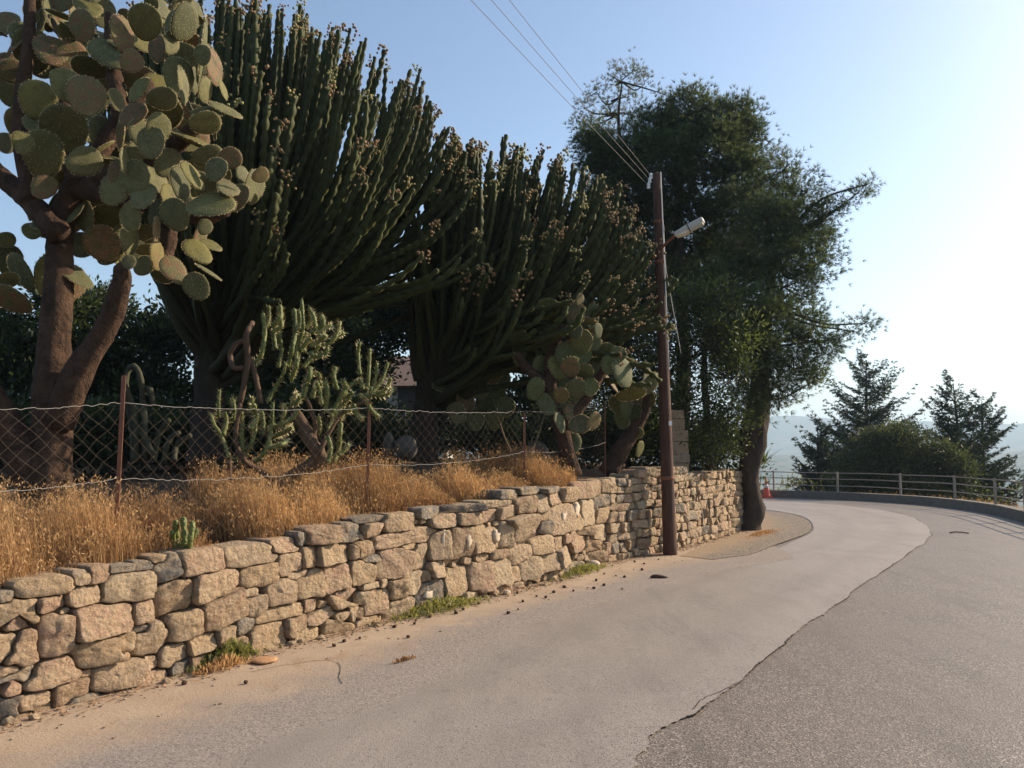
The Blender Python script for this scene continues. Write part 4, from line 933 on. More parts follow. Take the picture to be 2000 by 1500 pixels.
def conifer(label, x, ytop, ybase, d, halfw, seed, lean=0, twin=None, group='conifers below the railing', gapy=1.0):
    r = np.random.default_rng(seed); b = W(x, ybase, d); t = empty('cypress_tree', b, label, 'tree', group); top = W(x + lean, ytop, d); H = top[2] - b[2]
    limb('trunk', [b, (b + top) / 2 + r.normal(size=3) * .05, b + (top - b) * .93], .02 * H + .03, .010, M['pine_bark'], t, 14, 8)
    C, D, T, tw = [], [], [], []; s = d / F_PX
    n = int(84 * H / 4)
    for k in range(n):
        f = 1 - sqrt(1 - (k + r.random()) / n) * .96; z0 = b + (top - b) * f; L = halfw * 1.08 * s * (1 - f) ** .62 * r.uniform(.5, 1.2) + .08; a = r.uniform(0, 2 * pi)
        hd = np.array([cos(a), sin(a), 0]); sdv = np.array([-sin(a), cos(a), 0]); rise = r.uniform(.15, .7) + .5 * f
        P = smooth_path([z0, z0 + hd * L * .5 + np.array([0, 0, L * rise * .35]), z0 + hd * L + np.array([0, 0, L * rise])], 14)
        tw.append(tube(P[::2], np.linspace(.016, .004, 7), 4, False)); t0 = r.uniform(0, .7)
        for i in range(2, 14):
            for sg in (-1, 1):
                l2 = (.30 * L * (1 - i / 15) + .07) * r.uniform(.5, 1.2); e = P[i] + (sdv * sg * .75 + hd * .65 + np.array([0, 0, r.normal() * .25 + .1])) * l2; m = max(2, int(l2 / .035))
                q = r.random((m, 1)); c = P[i] * (1 - q) + e * q + r.normal(size=(m, 3)) * .018; dd = (e - P[i]) / (np.linalg.norm(e - P[i]) + 1e-6); C.append(c); D.append(np.tile(dd, (m, 1)) + r.normal(size=(m, 3)) * .3); T.append(np.full(m, t0) + r.normal(size=m) * .1)
    C, D, T = np.concatenate(C), np.concatenate(D), np.clip(np.concatenate(T), 0, 1); D /= np.linalg.norm(D, axis=1)[:, None]
    V, F, tt = needles(C, D, 6, .12, .012, .55, T); obj('crown', mesh('crown', V, F, False, tt), M['cypress'], t)
    V, F = join(tw); tag(obj('twigs', mesh('twigs', V, F), M['pine_bark'], t), kind='stuff')
conifer('broad open conifer, tallest beyond the railing', 1692, 683, 985, 34, 118, 1)
conifer('small narrow conifer beside the traffic cone beyond the railing', 1597, 820, 985, 31, 52, 2)
conifer('dense conifer with the pointed top right of the dome-shaped bush', 1862, 730, 1000, 31, 92, 3)
conifer('shorter conifer leaning against the pointed one at far right', 1925, 765, 1010, 32, 66, 4, -8)
def bush(name, label, x, y, d, lobes, mat, cat='bush', per=110, spread=.36, npts=70, size=.11, asp=.35, group=None):
    b = W(x, y, d); t = empty(name, b, label, cat, group); C, D, T, KK = clumps([lobe_px(*q) for q in lobes], per, spread, npts, .8, .35)
    V, F, tt = leaves(C, size, asp, T, D, .7); obj('foliage', mesh('foliage', V, F, False, tt), mat, t); parts = []
    for c, cc in KK:
        for q in cc[::9]: parts.append(tube(smooth_path([b, (b + q) / 2 + RNG.normal(size=3) * .05, q], 5), np.linspace(.02, .006, 5), 4, False))
    V, F = join(parts); tag(obj('stems', mesh('stems', V, F), M['twig'], t), kind='stuff'); return t
bush('dome_bush', 'big dome-shaped dark green bush just behind the railing', 1770, 985, 27.6, [(1760, 890, 27.6, 70, 56), (1700, 900, 27.6, 52, 52), (1820, 905, 27.4, 58, 48), (1670, 930, 27.4, 40, 42), (1860, 925, 27, 40, 36), (1760, 945, 27.2, 90, 40), (1740, 860, 27.8, 46, 30), (1880, 950, 26.8, 26, 24)], M['bush'], size=.12)
bush('low_shrub', 'low pale shrub at the railing left of the small conifer', 1550, 975, 28.4, [(1545, 958, 28.4, 34, 14), (1610, 962, 28.4, 30, 14)], M['grass_green'], per=30, npts=30, size=.12)
bush('low_shrub', 'low green shrub behind the railing at the right edge', 1985, 985, 21, [(1985, 965, 21, 30, 16), (1955, 975, 20.6, 24, 10)], M['grass_green'], per=30, npts=30, size=.09)
bush('leafy_shrub', 'small bright shrub growing at the foot of the gnarled pine', 1490, 990, 16.2, [(1480, 930, 16.2, 14, 22), (1468, 965, 15.9, 10, 16), (1472, 905, 15.8, 14, 18)], M['leaf'], per=60, spread=.2, npts=40, size=.08)
bush('twiggy_shrub', 'grey twiggy shrub behind the wire fence left of the fruiting prickly pear', 1020, 925, 10.4, [(1020, 800, 10.4, 36, 28), (990, 830, 10.4, 30, 24), (1040, 840, 10.4, 26, 24), (1050, 790, 10.4, 28, 16), (960, 790, 10.4, 24, 22)], M['leaf'], per=46, spread=.2, npts=18, size=.08, asp=.16)

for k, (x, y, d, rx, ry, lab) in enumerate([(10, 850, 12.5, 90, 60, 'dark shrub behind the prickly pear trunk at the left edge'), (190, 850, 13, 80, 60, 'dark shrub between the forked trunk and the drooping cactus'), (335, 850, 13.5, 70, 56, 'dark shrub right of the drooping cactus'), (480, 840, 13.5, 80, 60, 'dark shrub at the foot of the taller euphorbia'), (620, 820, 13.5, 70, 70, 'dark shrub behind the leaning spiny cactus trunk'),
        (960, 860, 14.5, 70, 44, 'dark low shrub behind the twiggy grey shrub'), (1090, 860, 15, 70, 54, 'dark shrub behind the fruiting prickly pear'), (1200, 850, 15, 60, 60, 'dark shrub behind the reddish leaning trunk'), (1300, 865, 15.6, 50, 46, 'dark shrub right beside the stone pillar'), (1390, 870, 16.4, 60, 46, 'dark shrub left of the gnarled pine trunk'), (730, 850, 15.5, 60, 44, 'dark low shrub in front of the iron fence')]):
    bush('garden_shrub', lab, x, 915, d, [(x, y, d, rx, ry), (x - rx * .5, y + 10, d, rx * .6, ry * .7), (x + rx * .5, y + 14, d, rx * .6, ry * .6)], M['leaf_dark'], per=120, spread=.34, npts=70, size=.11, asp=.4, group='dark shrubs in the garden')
# sword-leaved plants
def rosette(name, label, p, n, L, w, seed, up=.5, cat='plant', group=None, mat='blade'):
    r = np.random.default_rng(seed); t = empty(name, p, label, cat, group); p = np.asarray(p, float)
    for k in range(n):
        a = r.uniform(0, 2 * pi); el = r.uniform(up - .4, 1.45); d = np.array([cos(a) * cos(el), sin(a) * cos(el), sin(el)]); s = np.array([-sin(a), cos(a), 0]); l = L * r.uniform(.7, 1.15)
        V, F = [], []
        for i, f in enumerate((0, .35, .7, 1)):
            c = p + d * l * f + np.array([0, 0, -l * .25 * f * f * cos(el)]); ww = w * (1 - f ** 2) * .5 + .001; up_ = np.cross(d, s) * ww * .35; V += [c - s * ww, c + up_ * -1, c + s * ww]
        for i in range(3): F += [(3 * i, 3 * i + 1, 3 * i + 4, 3 * i + 3), (3 * i + 1, 3 * i + 2, 3 * i + 5, 3 * i + 4)]
        obj('leaf', mesh('leaf', V, F, True, np.full(len(V), r.random())), M[mat], t)
    return t
for (x, y, d, n, L, w, lab) in [(800, 912, 9.6, 34, .34, .03, 'spiky green yucca clump at the edge of the dry grass'), (838, 905, 10.0, 20, .28, .03, 'smaller shaded yucca clump beside the bright one'), (1492, 905, 17.5, 30, .62, .05, 'dark sword-leaved plant peeping out right of the gnarled pine')]:
    p = W(x, y, d); p[2] = garden_at(p) if d < 15 else p[2]; rosette('yucca_plant', lab, p, n, L, w, int(x), group='sword-leaved plants')
# small upright cactus on the bank and the drooping grey one
def stems_plant(name, label, paths, d, w, mat, cat='cactus', spine=True):
    x, y = paths[0][0]; b = W(x, y, d); t = empty(name, b, label, cat)
    for L in paths:
        P = smooth_path([W(a, c, d + RR.uniform(-.05, .05)) for a, c in L], 14); o = obj('stem', tube_mesh('stem', P, w * d / F_PX / 2 * (1 + .14 * np.sin(np.arange(14) * 1.9)), 8, True, .1), mat, t)
        if spine:
            C = P[RNG.integers(0, 14, 60)]; V, F, tt = needles(C, unit_rand(60), 1, .035, .002, .4, np.zeros(60)); tag(obj('spines', mesh('spines', V, F), M['spine'], o), kind='stuff'); o.children[0].location = (0, 0, 0)
stems_plant('small_cactus', 'small green cactus sprouts on top of the wall beside the first post', [[(352, 1085), (345, 1050), (343, 1018)], [(360, 1085), (360, 1050), (358, 1012)], [(368, 1085), (372, 1055), (376, 1020)], [(362, 1085), (368, 1065), (384, 1035)], [(350, 1085), (340, 1060), (337, 1038)]], 5.75, 11, M['eve'])
stems_plant('drooping_cactus', 'grey drooping cactus stems behind the first fence post', [[(268, 900), (262, 800), (246, 760), (252, 722), (265, 716), (275, 740), (280, 790)], [(285, 900), (282, 820), (278, 770), (292, 760), (298, 790)], [(262, 900), (258, 840), (248, 780)], [(300, 900), (310, 850), (330, 820)], [(320, 900), (330, 860), (350, 845)], [(300, 890), (280, 850), (262, 830)], [(340, 900), (345, 870), (372, 850)]], 8.4, 11, M['dull_cactus'])

# boulders in the garden
def rock(name, label, c, r3, seed, mat, cat='rock', group=None):
    r = np.random.default_rng(seed); n, k = 9, 16; V = []
    for i in range(n):
        ph = pi * i / (n - 1)
        for j in range(k):
            a = 2 * pi * j / k; V.append((sin(ph) * cos(a), sin(ph) * sin(a), cos(ph)))
    V = np.array(V); V *= (1 + .16 * noise3(V, 2.6, seed) + .07 * noise3(V, 6, seed + 1))[:, None]; V = V * np.asarray(r3)
    F = [(i * k + j, (i + 1) * k + j, (i + 1) * k + (j + 1) % k, i * k + (j + 1) % k) for i in range(n - 1) for j in range(k)]
    return tag(obj(name, mesh(name, V, F), mat, None, c), label, cat, group)
for (x, y, d, rr, lab) in [(1049, 890, 11.2, (.19, .2, .24), 'grey boulder in the dry grass beside the third fence post'), (792, 872, 10.4, (.15, .15, .17), 'pale boulder behind the spiky yucca clump'), (760, 866, 10.5, (.08, .1, .17), 'narrow upright pale stone left of the yucca clump')]:
    p = W(x, y, d); rock('boulder', lab, (p[0], p[1], p[2] - .02), rr, int(x), M['boulder'], 'rock', 'boulders in the garden')

# ------------------------------------------------------------------ wooden pole, street lamp, cables
pb = G(1309, 1085); ptop = W(1283, 341, pb[1] + .05)
pole = empty('utility_pole', pb, 'brown weathered wooden utility pole in front of the stone wall', 'pole')
PZ = lambda z: pb + (ptop - pb) * ((z - pb[2]) / (ptop[2] - pb[2]))
obj('shaft', tube_mesh('shaft', smooth_path([pb - np.array([0, 0, .1]), PZ(2.5), ptop], 20), np.linspace(.108, .068, 20), 16, True, .02), M['pole'], pole)
zc = np.linspace(2.9, ptop[2] + .02, 14); obj('conduit', tube_mesh('conduit', [PZ(z) + np.array([.085 - .006 * z, -.09 + .005 * z, 0]) for z in zc], .009, 6), M['alu'], pole)
for zz in (1.15, 4.55, 5.2):
    obj('steel_band', tube_mesh('steel_band', [PZ(zz), PZ(zz + .05)], [.112 - .0068 * zz] * 2, 16), M['rust'], pole)
tagp = PZ(2.02) + np.array([.055, -.096, 0]); V, F = box(tagp, (.05, .008, .07)); obj('number_plate', mesh('number_plate', V, F.tolist(), False), M['white'], pole)
for k, dz in enumerate((-.03, -.10, -.19)):
    c = ptop + np.array([-.10 - .02 * k, -.02, dz]); o = obj('insulator', tube_mesh('insulator', [c - np.array([0, 0, .05]), c - np.array([0, 0, .03]), c, c + np.array([0, 0, .02]), c + np.array([0, 0, .045])], [.018, .034, .020, .034, .012], 10), M['white'], pole)
    obj('insulator_bracket', tube_mesh('insulator_bracket', [c + np.array([.0, 0, -.05]), c + np.array([.04, .01, -.06]), c + np.array([.10 + .02 * k, .02, -.05])], .009, 6), M['iron'], pole)
    a = c; far = W([995, 960, 920][k], 0, 8.2 - .3 * k); dr = far - a; e = a + dr * 4.2
    P = smooth_path([a, a + dr * .5 - np.array([0, 0, .01]), far, a + dr * 2.2 + np.array([0, 0, .05]), e], 30)
    w = obj('overhead_wire', tube_mesh('overhead_wire', P, .0036, 5), M['cable']); tag(w, ['rightmost of the three overhead wires reaching the pole top', 'middle of the three overhead wires running to the pole', 'leftmost of the three overhead wires running to the pole'][k], 'wire', 'overhead wires')
P = smooth_path([W(1296, 440, pb[1] - .05), W(1300, 520, pb[1] + .1), W(1312, 590, pb[1] + .5), W(1330, 690, pb[1] + 1.1)], 18)
tag(obj('hanging_cable', tube_mesh('hanging_cable', P, .006, 5), M['alu']), 'thin loose cable hanging from the pole into the trees', 'cable')
# lamp
la, lb_ = W(1318, 459, pb[1] - .35), W(1374, 430, pb[1] - .55)
lamp = empty('street_lamp', PZ(la[2] - .15), 'pale box-shaped street lamp head mounted beside the wooden pole', 'lamp')
ax = lb_ - la; Ln = np.linalg.norm(ax); ax /= Ln; sd_ = np.cross(ax, [0, 0, 1.0]); sd_ /= np.linalg.norm(sd_); upv = np.cross(sd_, ax)
def lamp_part(name, prof, mat):      # (t along, half width, top, bottom)
    V = []
    for t, hw, tp_, bt in prof:
        for s1, h in ((-1, bt), (1, bt), (1, tp_ * .6), (.6, tp_), (-.6, tp_), (-1, tp_ * .6)): V.append(la + ax * Ln * t + sd_ * hw * s1 + upv * h)
    n = len(prof); F = [(i * 6 + j, i * 6 + (j + 1) % 6, (i + 1) * 6 + (j + 1) % 6, (i + 1) * 6 + j) for i in range(n - 1) for j in range(6)] + [tuple(range(5, -1, -1)), tuple((n - 1) * 6 + q for q in range(6))]
    obj(name, mesh(name, V, F, False), mat, lamp)
lamp_part('housing', [(0, .04, .026, -.026), (.05, .052, .038, -.03), (.5, .07, .052, -.03), (.97, .075, .05, -.03), (1.0, .068, .04, -.026)], M['lamp'])
lamp_part('gear_cover', [(.5, .06, -.031, -.058), (.95, .064, -.031, -.055)], M['lamp'])
lamp_part('lens', [(.04, .036, -.031, -.055), (.25, .056, -.031, -.075), (.48, .056, -.031, -.065)], M['lens'])
lamp_part('clamp_band', [(.485, .076, .058, -.072), (.515, .077, .059, -.072)], M['iron'])
obj('bracket_arm', tube_mesh('bracket_arm', smooth_path([PZ(la[2] - .15), PZ(la[2] - .12) + np.array([.05, -.16, .03]), la + ax * .05, la + ax * .15], 12), .022, 8), M['rust'], lamp)

# ------------------------------------------------------------------ wire fence on the bank
def fpt(x, off=.42):
    us2 = np.linspace(.05, WU[-1], 1500); Q = np.array([wall_at(a)[0] - wall_at(a)[2] * off for a in us2]); k = np.abs(1000 + F_PX * Q[:, 0] / Q[:, 1] - x).argmin(); return Q[k], float(garden_z(us2[k], off))
fence = empty('wire_fence', (*fpt(500)[0], .8), 'rusty-posted chain-link fence with slack wires along the top of the wall', 'fence')
FX = [(-330, 792, 950, 740), (231, 787, 934, 733), (717, 797, 907, 784), (1021, 803, 882, 806), (1180, 797, 864, 786)]
posts = []
for k, (x, yw, yl, yt) in enumerate(FX):
    q, gz_ = fpt(x); d = q[1]; s = lambda y: CAM_H + (HORIZON - y) / F_PX * d * 1.0
    posts.append((q, gz_, s(yw), s(yl)))
    zt = s(yt); lean = np.array([.012, 0, 0]); w = [.034, .032, .03, .028, .016][k]
    V = []
    for z in (gz_ - .2, zt):          # an angle-iron post
        for a, b in ((0, 0), (w, 0), (w, .005), (.005, .005), (.005, w), (0, w)): V.append((q[0] + a + (z - gz_) * .008, q[1] + b, z))
    F = [(j, (j + 1) % 6, 6 + (j + 1) % 6, 6 + j) for j in range(6)] + [(5, 4, 3, 2, 1, 0), (6, 7, 8, 9, 10, 11)]
    obj('post', mesh('post', V, F, False), M['rust'], fence)
for k in range(len(posts) - 1):
    (a, ga, ta, la_), (b, gb, tb, lb2) = posts[k], posts[k + 1]; A = np.array([a[0] + .02, a[1], 0]); B = np.array([b[0] + .02, b[1], 0]); Lh = np.linalg.norm(B - A)
    n = 60; f = np.linspace(0, 1, n)[:, None]
    for nm, za, zb, sag in (('top_wire', ta, tb, .035), ('lower_wire', la_, lb2, .06)):
        P = A * (1 - f) + B * f; P[:, 2] = (za * (1 - f) + zb * f - sag * 4 * f * (1 - f))[:, 0] + RNG.normal(size=n) * .004; obj(nm, tube_mesh(nm, P, .0017, 5), M['wire'], fence)
    sp = .118; parts = []; zb0 = lambda q: (ga + .06) * (1 - q) + (gb + .06) * q; zt0 = lambda q: ta * (1 - q) + tb * q - .035 * 4 * q * (1 - q) - .01
    H = max(ta - ga, tb - gb)
    for sg in (1, -1):
        c = -H
        while c < Lh + H:
            f = np.linspace(0, 1, 14); xs = c + sg * f * H * .95; q = xs / Lh; ok = (q >= 0) & (q <= 1)
            if ok.sum() >= 3:
                q = q[ok]; z = zb0(q) + (zt0(q) - zb0(q)) * f[ok]; P = A * (1 - q)[:, None] + B * q[:, None]; P[:, 2] = z; sagn = .02 * np.sin(q * 40 + f[ok] * 9); P[:, 1] += sagn * .5; P[:, 0] += sagn * .4 + (.004 if sg > 0 else -.004)
                parts.append(tube(P, .0007, 3, False))
            c += sp
    V, F = join(parts); tag(obj('chain_link_mesh', mesh('chain_link_mesh', V, F), M['old_wire'], fence), kind='stuff')

# ------------------------------------------------------------------ railing round the bend
railing = empty('railing', (KP[90][0], KP[90][1], .24), 'weathered three-bar railing on the kerb round the bend', 'railing')
RU = np.concatenate([[0], np.cumsum(np.linalg.norm(np.diff(KP, axis=0), axis=1))])
def kerb_at(u):
    p = np.array([np.interp(u, RU, KP[:, i]) for i in (0, 1)]); e = .05; q = np.array([np.interp(u + e, RU, KP[:, i]) for i in (0, 1)]); t = (q - p) / np.linalg.norm(q - p); return p + np.array([t[1], -t[0]]) * .14, t
u = 8.0; ends = []
while u < RU[-1] - 8:
    p, t = kerb_at(u); V, F = box((p[0], p[1], .24 + .32), (.052, .052, .68), atan2(t[1], t[0])); obj('post', mesh('post', V, F.tolist(), False), M['rail'], railing); ends.append(u); u += 2.05
for z in (.86, .66, .44):
    us_ = np.linspace(ends[0], ends[-1], 180); P = np.array([(*kerb_at(a)[0], z + .006 * sin(a * 2.1) + RR.uniform(-.003, .003)) for a in us_]); obj('rail', tube_mesh('rail', P, .015, 8), M['rail'], railing)

# ------------------------------------------------------------------ traffic cone
pc = G(1497, 972)
tc = empty('traffic_cone', pc, 'orange traffic cone standing by the railing beside the gnarled pine', 'cone')
V, F = box((pc[0], pc[1], .02), (.36, .36, .04)); obj('base', mesh('base', V, F.tolist(), False), M['cone'], tc)
obj('body', tube_mesh('body', [pc + np.array([0, 0, z]) for z in (.04, .07, .30, .62, .66)], [.15, .135, .085, .03, .026], 18), M['cone'], tc)
obj('white_band', tube_mesh('white_band', [pc + np.array([0, 0, z]) for z in (.34, .44)], [.079, .063], 18), M['white'], tc)

# ------------------------------------------------------------------ grass and weeds
def blades(U, O, zf, Hh, name, mat, lean=.22, wd=.0024, heads=.38, pos=None):
    n = len(U) if pos is None else len(pos)
    if pos is None:
        P = np.array([wall_at(np.clip(u, 0, WU[-1]))[0] - wall_at(np.clip(u, 0, WU[-1]))[2] * o for u, o in zip(U, O)]); P = np.column_stack([P, zf(U, O)])
    else: P = pos
    H = Hh * RNG.uniform(.40, 1.30, n); a = RNG.uniform(0, 2 * pi, n); l = np.abs(RNG.normal(size=n)) * lean; D = np.column_stack([np.cos(a) * l - .10, np.sin(a) * l - .03, np.ones(n)])
    s = np.column_stack([-np.sin(a + .7), np.cos(a + .7), np.zeros(n)]) * wd; m = P + D * (H * .55)[:, None] * np.array([.7, .7, 1]); t = P + D * H[:, None] * np.array([1.15, 1.15, .96])
    V = np.stack([P - s, P + s, m - s * .8, m + s * .8, t], 1).reshape(-1, 3); b = np.arange(n)[:, None] * 5
    F = np.concatenate([b + np.array([0, 1, 3]), b + np.array([0, 3, 2]), b + np.array([2, 3, 4])]); tone = np.clip(.40 + .25 * np.sin(P[:, 0] * 2.3 + P[:, 1] * 1.7) + .2 * np.sin(P[:, 0] * 6.1 - P[:, 1] * 4.3) + RNG.normal(size=n) * .27, 0, 1); T = np.repeat(tone, 5)
    k = RNG.random(n) < heads; hc = t[k]; hd = D[k] / np.linalg.norm(D[k], axis=1)[:, None]; mh = len(hc)
    reps = 3; hc = np.repeat(hc, reps, 0) + RNG.normal(size=(mh * reps, 3)) * .012; hd = np.repeat(hd, reps, 0) + RNG.normal(size=(mh * reps, 3)) * .5
    hd /= np.linalg.norm(hd, axis=1)[:, None]; V2, F2, T2 = leaves(hc - hd * .03, .026, .30, np.clip(np.repeat(tone[k], reps) + .25, 0, 1), hd, .2)
    F2 = np.concatenate([F2[:, :3], F2[:, [0, 2, 3]]]) + len(V); o = obj(name, mesh(name, np.vstack([V, V2]), np.vstack([F, F2]), False, np.concatenate([T, T2])), mat); return o
n = 85000; u_end = wall_uv(1140, 1000)[0]; U = RNG.uniform(0.1, u_end, n); O = .10 + 2.0 * RNG.random(n) ** 1.25
patch = np.sin(U * 1.9) + np.sin(U * 4.3 + O * 2.4) + .8 * np.sin(U * 9 + 1 - O * 3); keep = (RNG.random(n) < .58 + .30 * patch) & (O < 2.1 - 1.0 * np.clip((U - u_end * .6) / (u_end * .4), 0, 1)); U, O = U[keep], O[keep]
hgt = (.36 - .08 * np.clip((U - u_end * .5) / (u_end * .5), 0, 1) + .09 * patch[keep]) * np.clip((O - .02) / .35, .5, 1)
tag(blades(U, O, lambda a, b: garden_z(a, b) - .01, hgt, 'dry_grass', M['grass']), 'golden dry grass along the top of the wall', 'grass', kind='stuff')
kp_u = RNG.uniform(20, 45, 9000); KPOS = []
for u in kp_u:
    p, t = kerb_at(u); o = .16 + 2.2 * RNG.random() ** 1.5; q = p + np.array([t[1], -t[0]]) * o; KPOS.append((q[0], q[1], max(-.4, .12 - .30 * o)))
tag(blades(None, None, None, .22, 'bank_grass', M['grass'], pos=np.array(KPOS), wd=.006), 'dry grass on the bank behind the railing', 'grass', kind='stuff')
def weed(label, x, y, rx, h, n, mat, seed, tint=.6, size=.05):
    p = G(x, y, .016); t = empty('weed', p, label, 'weed', 'weeds at the foot of the wall'); r = np.random.default_rng(seed); m = n
    wu, wv = wall_uv(x, y); pw, tw_, nw = wall_at(wu); a = r.normal(size=m) * rx; b = np.abs(r.normal(size=m)) * rx * .45
    C = np.column_stack([p[0] + tw_[0] * a + nw[0] * b * .8, p[1] + tw_[1] * a + nw[1] * b * .8, np.full(m, .016) + h * r.random(m) ** 1.5 * np.exp(-(a / rx / 1.4) ** 2)])
    D = np.column_stack([r.normal(size=m) * .5, r.normal(size=m) * .5, np.ones(m)]); V, F, tt = leaves(C, size, .28, np.clip(tint + r.normal(size=m) * .25, 0, 1), D / np.linalg.norm(D, axis=1)[:, None], .6); obj('foliage', mesh('foliage', V, F, False, tt), mat, t)
weed('feathery green weed with a dry base at the foot of the wall', 440, 1293, .13, .15, 900, M['grass_green'], 1)
weed('dry straw tuft under the feathery weed', 432, 1305, .10, .06, 400, M['grass'], 2)
weed('bright green weed patch along the middle of the wall foot', 850, 1190, .28, .10, 1300, M['grass_green'], 3, .8)
weed('yellow-green weed patch at the wall foot left of the pole', 1130, 1117, .26, .07, 900, M['grass_green'], 4, .9)
weed('green sprig growing in the wall joints', 697, 1150, .05, .12, 160, M['grass_green'], 5, .5)
weed('dry leaf litter at the foot of the gnarled pine', 1480, 1042, .35, .02, 700, M['grass'], 6, .3, .04)
rd = np.random.default_rng(17); dv, df, dn = [], [], 0
for k in range(900):
    u = rd.uniform(.4, WU[-1] - .2); p, t, n = wall_at(u); o = .01 + abs(rd.normal()) * .10 + (rd.random() < .08) * rd.uniform(0, .8); sz = rd.uniform(.004, .011) + (rd.random() < .06) * (o < .15) * rd.uniform(.01, .03)
    V, F = ball(1, (0, 0, 0)); V = V * (1 + .22 * rd.normal(size=(12, 1))) * np.array([sz * 1.2, sz, sz * .7]) + np.array([p[0] + n[0] * (o + .03), p[1] + n[1] * (o + .03), .016 + sz * .35]); dv.append(V); df.append(F + dn); dn += len(V)
tag(obj('wall_foot_gravel', mesh('wall_foot_gravel', np.concatenate(dv), np.concatenate(df), False), M['stone']), 'small crumbled stones along the foot of the wall', 'gravel', kind='stuff')
lu = rd.uniform(.5, WU[-1] - .1, 2600); LP = np.array([np.append(wall_at(u)[0] + wall_at(u)[2] * (.03 + abs(rd.normal()) * .11), .019) for u in lu])
V, F, tt = leaves(LP, .05, .12, None, np.column_stack([rd.normal(size=2600), rd.normal(size=2600), rd.normal(size=2600) * .12 + .08]), .05); V[:, 2] = np.maximum(V[:, 2], .0175)
tag(obj('dry_litter', mesh('dry_litter', V, F, False, tt), M['litter']), 'brown dry leaf and needle litter along the wall foot', 'litter', kind='stuff')
# ------------------------------------------------------------------ litter on the shoulder
pf = G(516, 1293, .016)
rock('flat_stone', 'flat orange-brown round stone lying beside the feathery weed', (pf[0], pf[1], .03), (.105, .085, .018), 4, M['terracotta'], 'stone')
p = G(788, 1290, .016); weed('small heap of dry leaves on the edge of the road', 788, 1290, .05, .015, 130, M['grass'], 8, .2, .03)
p = G(1158, 1108, .016); rock('white_stone', 'white broken stone at the wall foot left of the pole', (p[0], p[1], .05), (.10, .07, .06), 9, M['stone_white'], 'stone')
p = G(990, 1160, .016); rock('white_stone', 'small whitish stone below the middle of the wall', (p[0], p[1], .03), (.045, .035, .03), 10, M['stone_white'], 'stone')
p = G(1118, 1102, .016); rock('fallen_stone', 'dark fallen stone among the yellow-green weeds', (p[0], p[1], .07), (.12, .09, .08), 12, M['stone_grey'], 'stone')
p = G(1072, 1132, .016); rock('fallen_stone', 'reddish fallen stone below the wall', (p[0], p[1], .04), (.10, .07, .05), 13, M['stone'], 'stone')
p = G(1287, 1129, .016); q = obj('bark_piece', tube_mesh('bark_piece', smooth_path([p + np.array([-.11, 0, .012]), p + np.array([-.03, .01, .022]), p + np.array([.11, -.01, .010])], 10), np.array([.006, .015, .02, .022, .024, .022, .02, .017, .012, .005]), 8), M['pole']); tag(q, 'curled brown piece of bark on the shoulder below the pole', 'bark')
p = G(1868, 1042, .0); q = obj('stick', tube_mesh('stick', smooth_path([p + np.array([-.12, .02, .012]), p + np.array([0, 0, .03]), p + np.array([.22, -.03, .012])], 10), .012, 6), M['twig']); tag(q, 'small dark stick lying on the rough asphalt', 'stick')
CM = []
for s in range(3):
    V, F = ball(1, (0, 0, 0)); r = np.random.default_rng(s); V = V * (1 + .2 * r.normal(size=(12, 1))); CM.append(mesh('pine_cone', V * np.array([.024, .024, .018]), F, False)); CM[-1].materials.append(M['cone_brown'])
CP = [(1012, 1192), (993, 1199), (1021, 1176), (1048, 1166), (1082, 1158), (1066, 1168), (1120, 1155), (1102, 1148), (1165, 1135), (1180, 1122), (1203, 1126), (1220, 1128), (1258, 1102), (1286, 1094), (1254, 1114), (1240, 1098), (905, 1192), (890, 1199), (840, 1206), (810, 1220), (812, 1214), (770, 1226), (797, 1246), (703, 1249), (672, 1254), (652, 1263), (728, 1220), (330, 1330), (360, 1337), (480, 1336), (1215, 1152), (1160, 1150), (1010, 1160), (1322, 1066), (1180, 1144), (935, 1180)]
for k, (x, y) in enumerate(CP):
    p = G(x, y, .016); o = bpy.data.objects.new('pine_cone', CM[k % 3]); COL.objects.link(o); o.location = (p[0], p[1], .028); o.rotation_euler.z = k * 1.7; s = .55 + .5 * ((k * 37) % 10) / 10; o.scale = (s, s, s)
    tag(o, 'small dark pine cone fallen on the dusty shoulder', 'pine cone', 'pine cones scattered on the shoulder')

# ------------------------------------------------------------------ stone pillar and house glimpsed in the garden
pp_ = W(1316, 905, 13.9); gp = garden_at(pp_)
pil = empty('stone_pillar', (pp_[0], pp_[1], gp - .1), 'old squared stone pillar in the shade behind the wooden pole', 'pillar')
z = gp - .15; r = random.Random(3)
while z < W(1316, 812, 13.9)[2]:
    h = r.uniform(.13, .24); V, F = box((pp_[0] + r.uniform(-.02, .02) + (.1 - .1 * (z - gp)), pp_[1], z + h / 2), (.34 + r.uniform(-.03, .03), .36, h - .012), r.uniform(-.05, .05), .97); V += RNG.normal(size=V.shape) * .006; obj('block', mesh('block', V, F.tolist(), False), M['stone'], pil); z += h
HX, HD = W(735, 800, 25)[0], 25.0; gh = garden_at((HX, HD))
house = empty('house', (HX, HD, gh), 'pale house half hidden in the dark garden behind the euphorbias', 'house')
V, F = box((HX, HD + 2.5, gh + 1.0), (4.6, 5.0, 2.4)); obj('wall', mesh('wall', V, F.tolist(), False), M['plaster'], house)
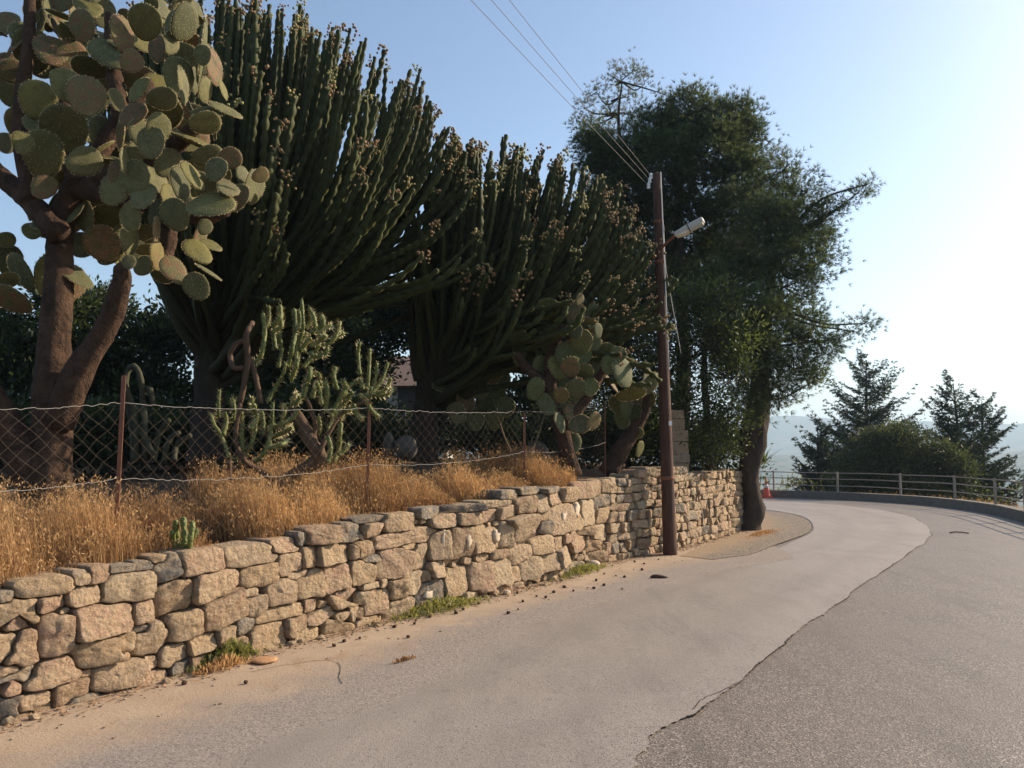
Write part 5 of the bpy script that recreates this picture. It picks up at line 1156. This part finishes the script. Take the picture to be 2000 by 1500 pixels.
z0 = gh + 2.2; V = np.array([(HX - 2.9, HD - .4, z0), (HX + 2.9, HD - .4, z0), (HX + 2.9, HD + 5.4, z0), (HX - 2.9, HD + 5.4, z0), (HX - 2.9, HD + 2.5, z0 + 1.3), (HX + 2.9, HD + 2.5, z0 + 1.3)]); obj('roof', mesh('roof', V, [(0, 1, 5, 4), (2, 3, 4, 5), (0, 4, 3), (1, 2, 5), (3, 2, 1, 0)], False), M['tile'], house)
for wx in (-1.4, 1.3):
    V, F = box((HX + wx, HD - .03, gh + 1.6), (1.2, .06, 1.3)); wo = obj('window', mesh('window', V, F.tolist(), False), M['shutter'], house)
    for k in range(10): V, F = box((HX + wx, HD - .07, gh + 1.0 + k * .13), (1.1, .03, .09)); s = obj('slat', mesh('slat', V, F.tolist(), False), M['shutter'], wo); s.location = (0, 0, 0)
ifn = empty('iron_fence', (HX, HD - 3, garden_at((HX, HD - 3))), 'dark iron garden fence in front of the pale house', 'fence'); gi = ifn.location.z
for k in range(26):
    x = HX - 2.2 + k * .17; obj('bar', tube_mesh('bar', [(x, HD - 3, gi), (x, HD - 3, gi + 1.25)], .011, 6), M['iron'], ifn)
for zz in (.15, 1.1): V, F = box((HX, HD - 3, gi + zz), (4.5, .03, .04)); obj('cross_rail', mesh('cross_rail', V, F.tolist(), False), M['iron'], ifn)

# ------------------------------------------------------------------ far houses across the valley and the haze in the air
rh = random.Random(4)
FH = [(1974, 873, 900, 'tiny pale house far off right of the rightmost conifer'), (1992, 926, 420, 'pale house roof just above the railing at the right edge'), (1540, 890, 800, 'tiny pale house far off between pine trunk and small conifer'), (1797, 825, 1500, 'tiny pale house far off between the two tall conifers')]
for k, (x, y, d, lab_) in enumerate(FH):
    p = W(x, y, d); zt = float(terrain_z(np.array([p[:2]]))[0]); w = rh.uniform(9, 16); o = empty('far_house', (p[0], p[1], zt), '', 'house', 'pale houses far across the valley')
    o['label'] = lab_
    V, F = box((p[0], p[1], zt + 3), (w, w * .7, 7), rh.uniform(0, 1)); obj('wall', mesh('wall', V, F.tolist(), False), M['hut'], o)
    V, F = box((p[0], p[1], zt + 7.4), (w * 1.1, w * .8, 1.6), rh.uniform(0, 1), .3); obj('roof', mesh('roof', V, F.tolist(), False), M['tile'], o)
V, F = box((0, 0, 30), (8800, 8800, 340)); hz = mesh('haze', V, F.tolist(), False); ho = obj('haze', hz, None); tag(ho, 'pale blue summer haze filling the valley air', 'haze', kind='stuff')
hm = bpy.data.materials.new('haze_air'); hm.use_nodes = True; nt = hm.node_tree; nt.nodes.clear(); out = nt.nodes.new('ShaderNodeOutputMaterial'); pv = nt.nodes.new('ShaderNodeVolumePrincipled')
pv.inputs['Color'].default_value = (.58, .80, 1.0, 1); pv.inputs['Density'].default_value = .00042; pv.inputs['Anisotropy'].default_value = .2; nt.links.new(pv.outputs[0], out.inputs['Volume']); hz.materials.append(hm)
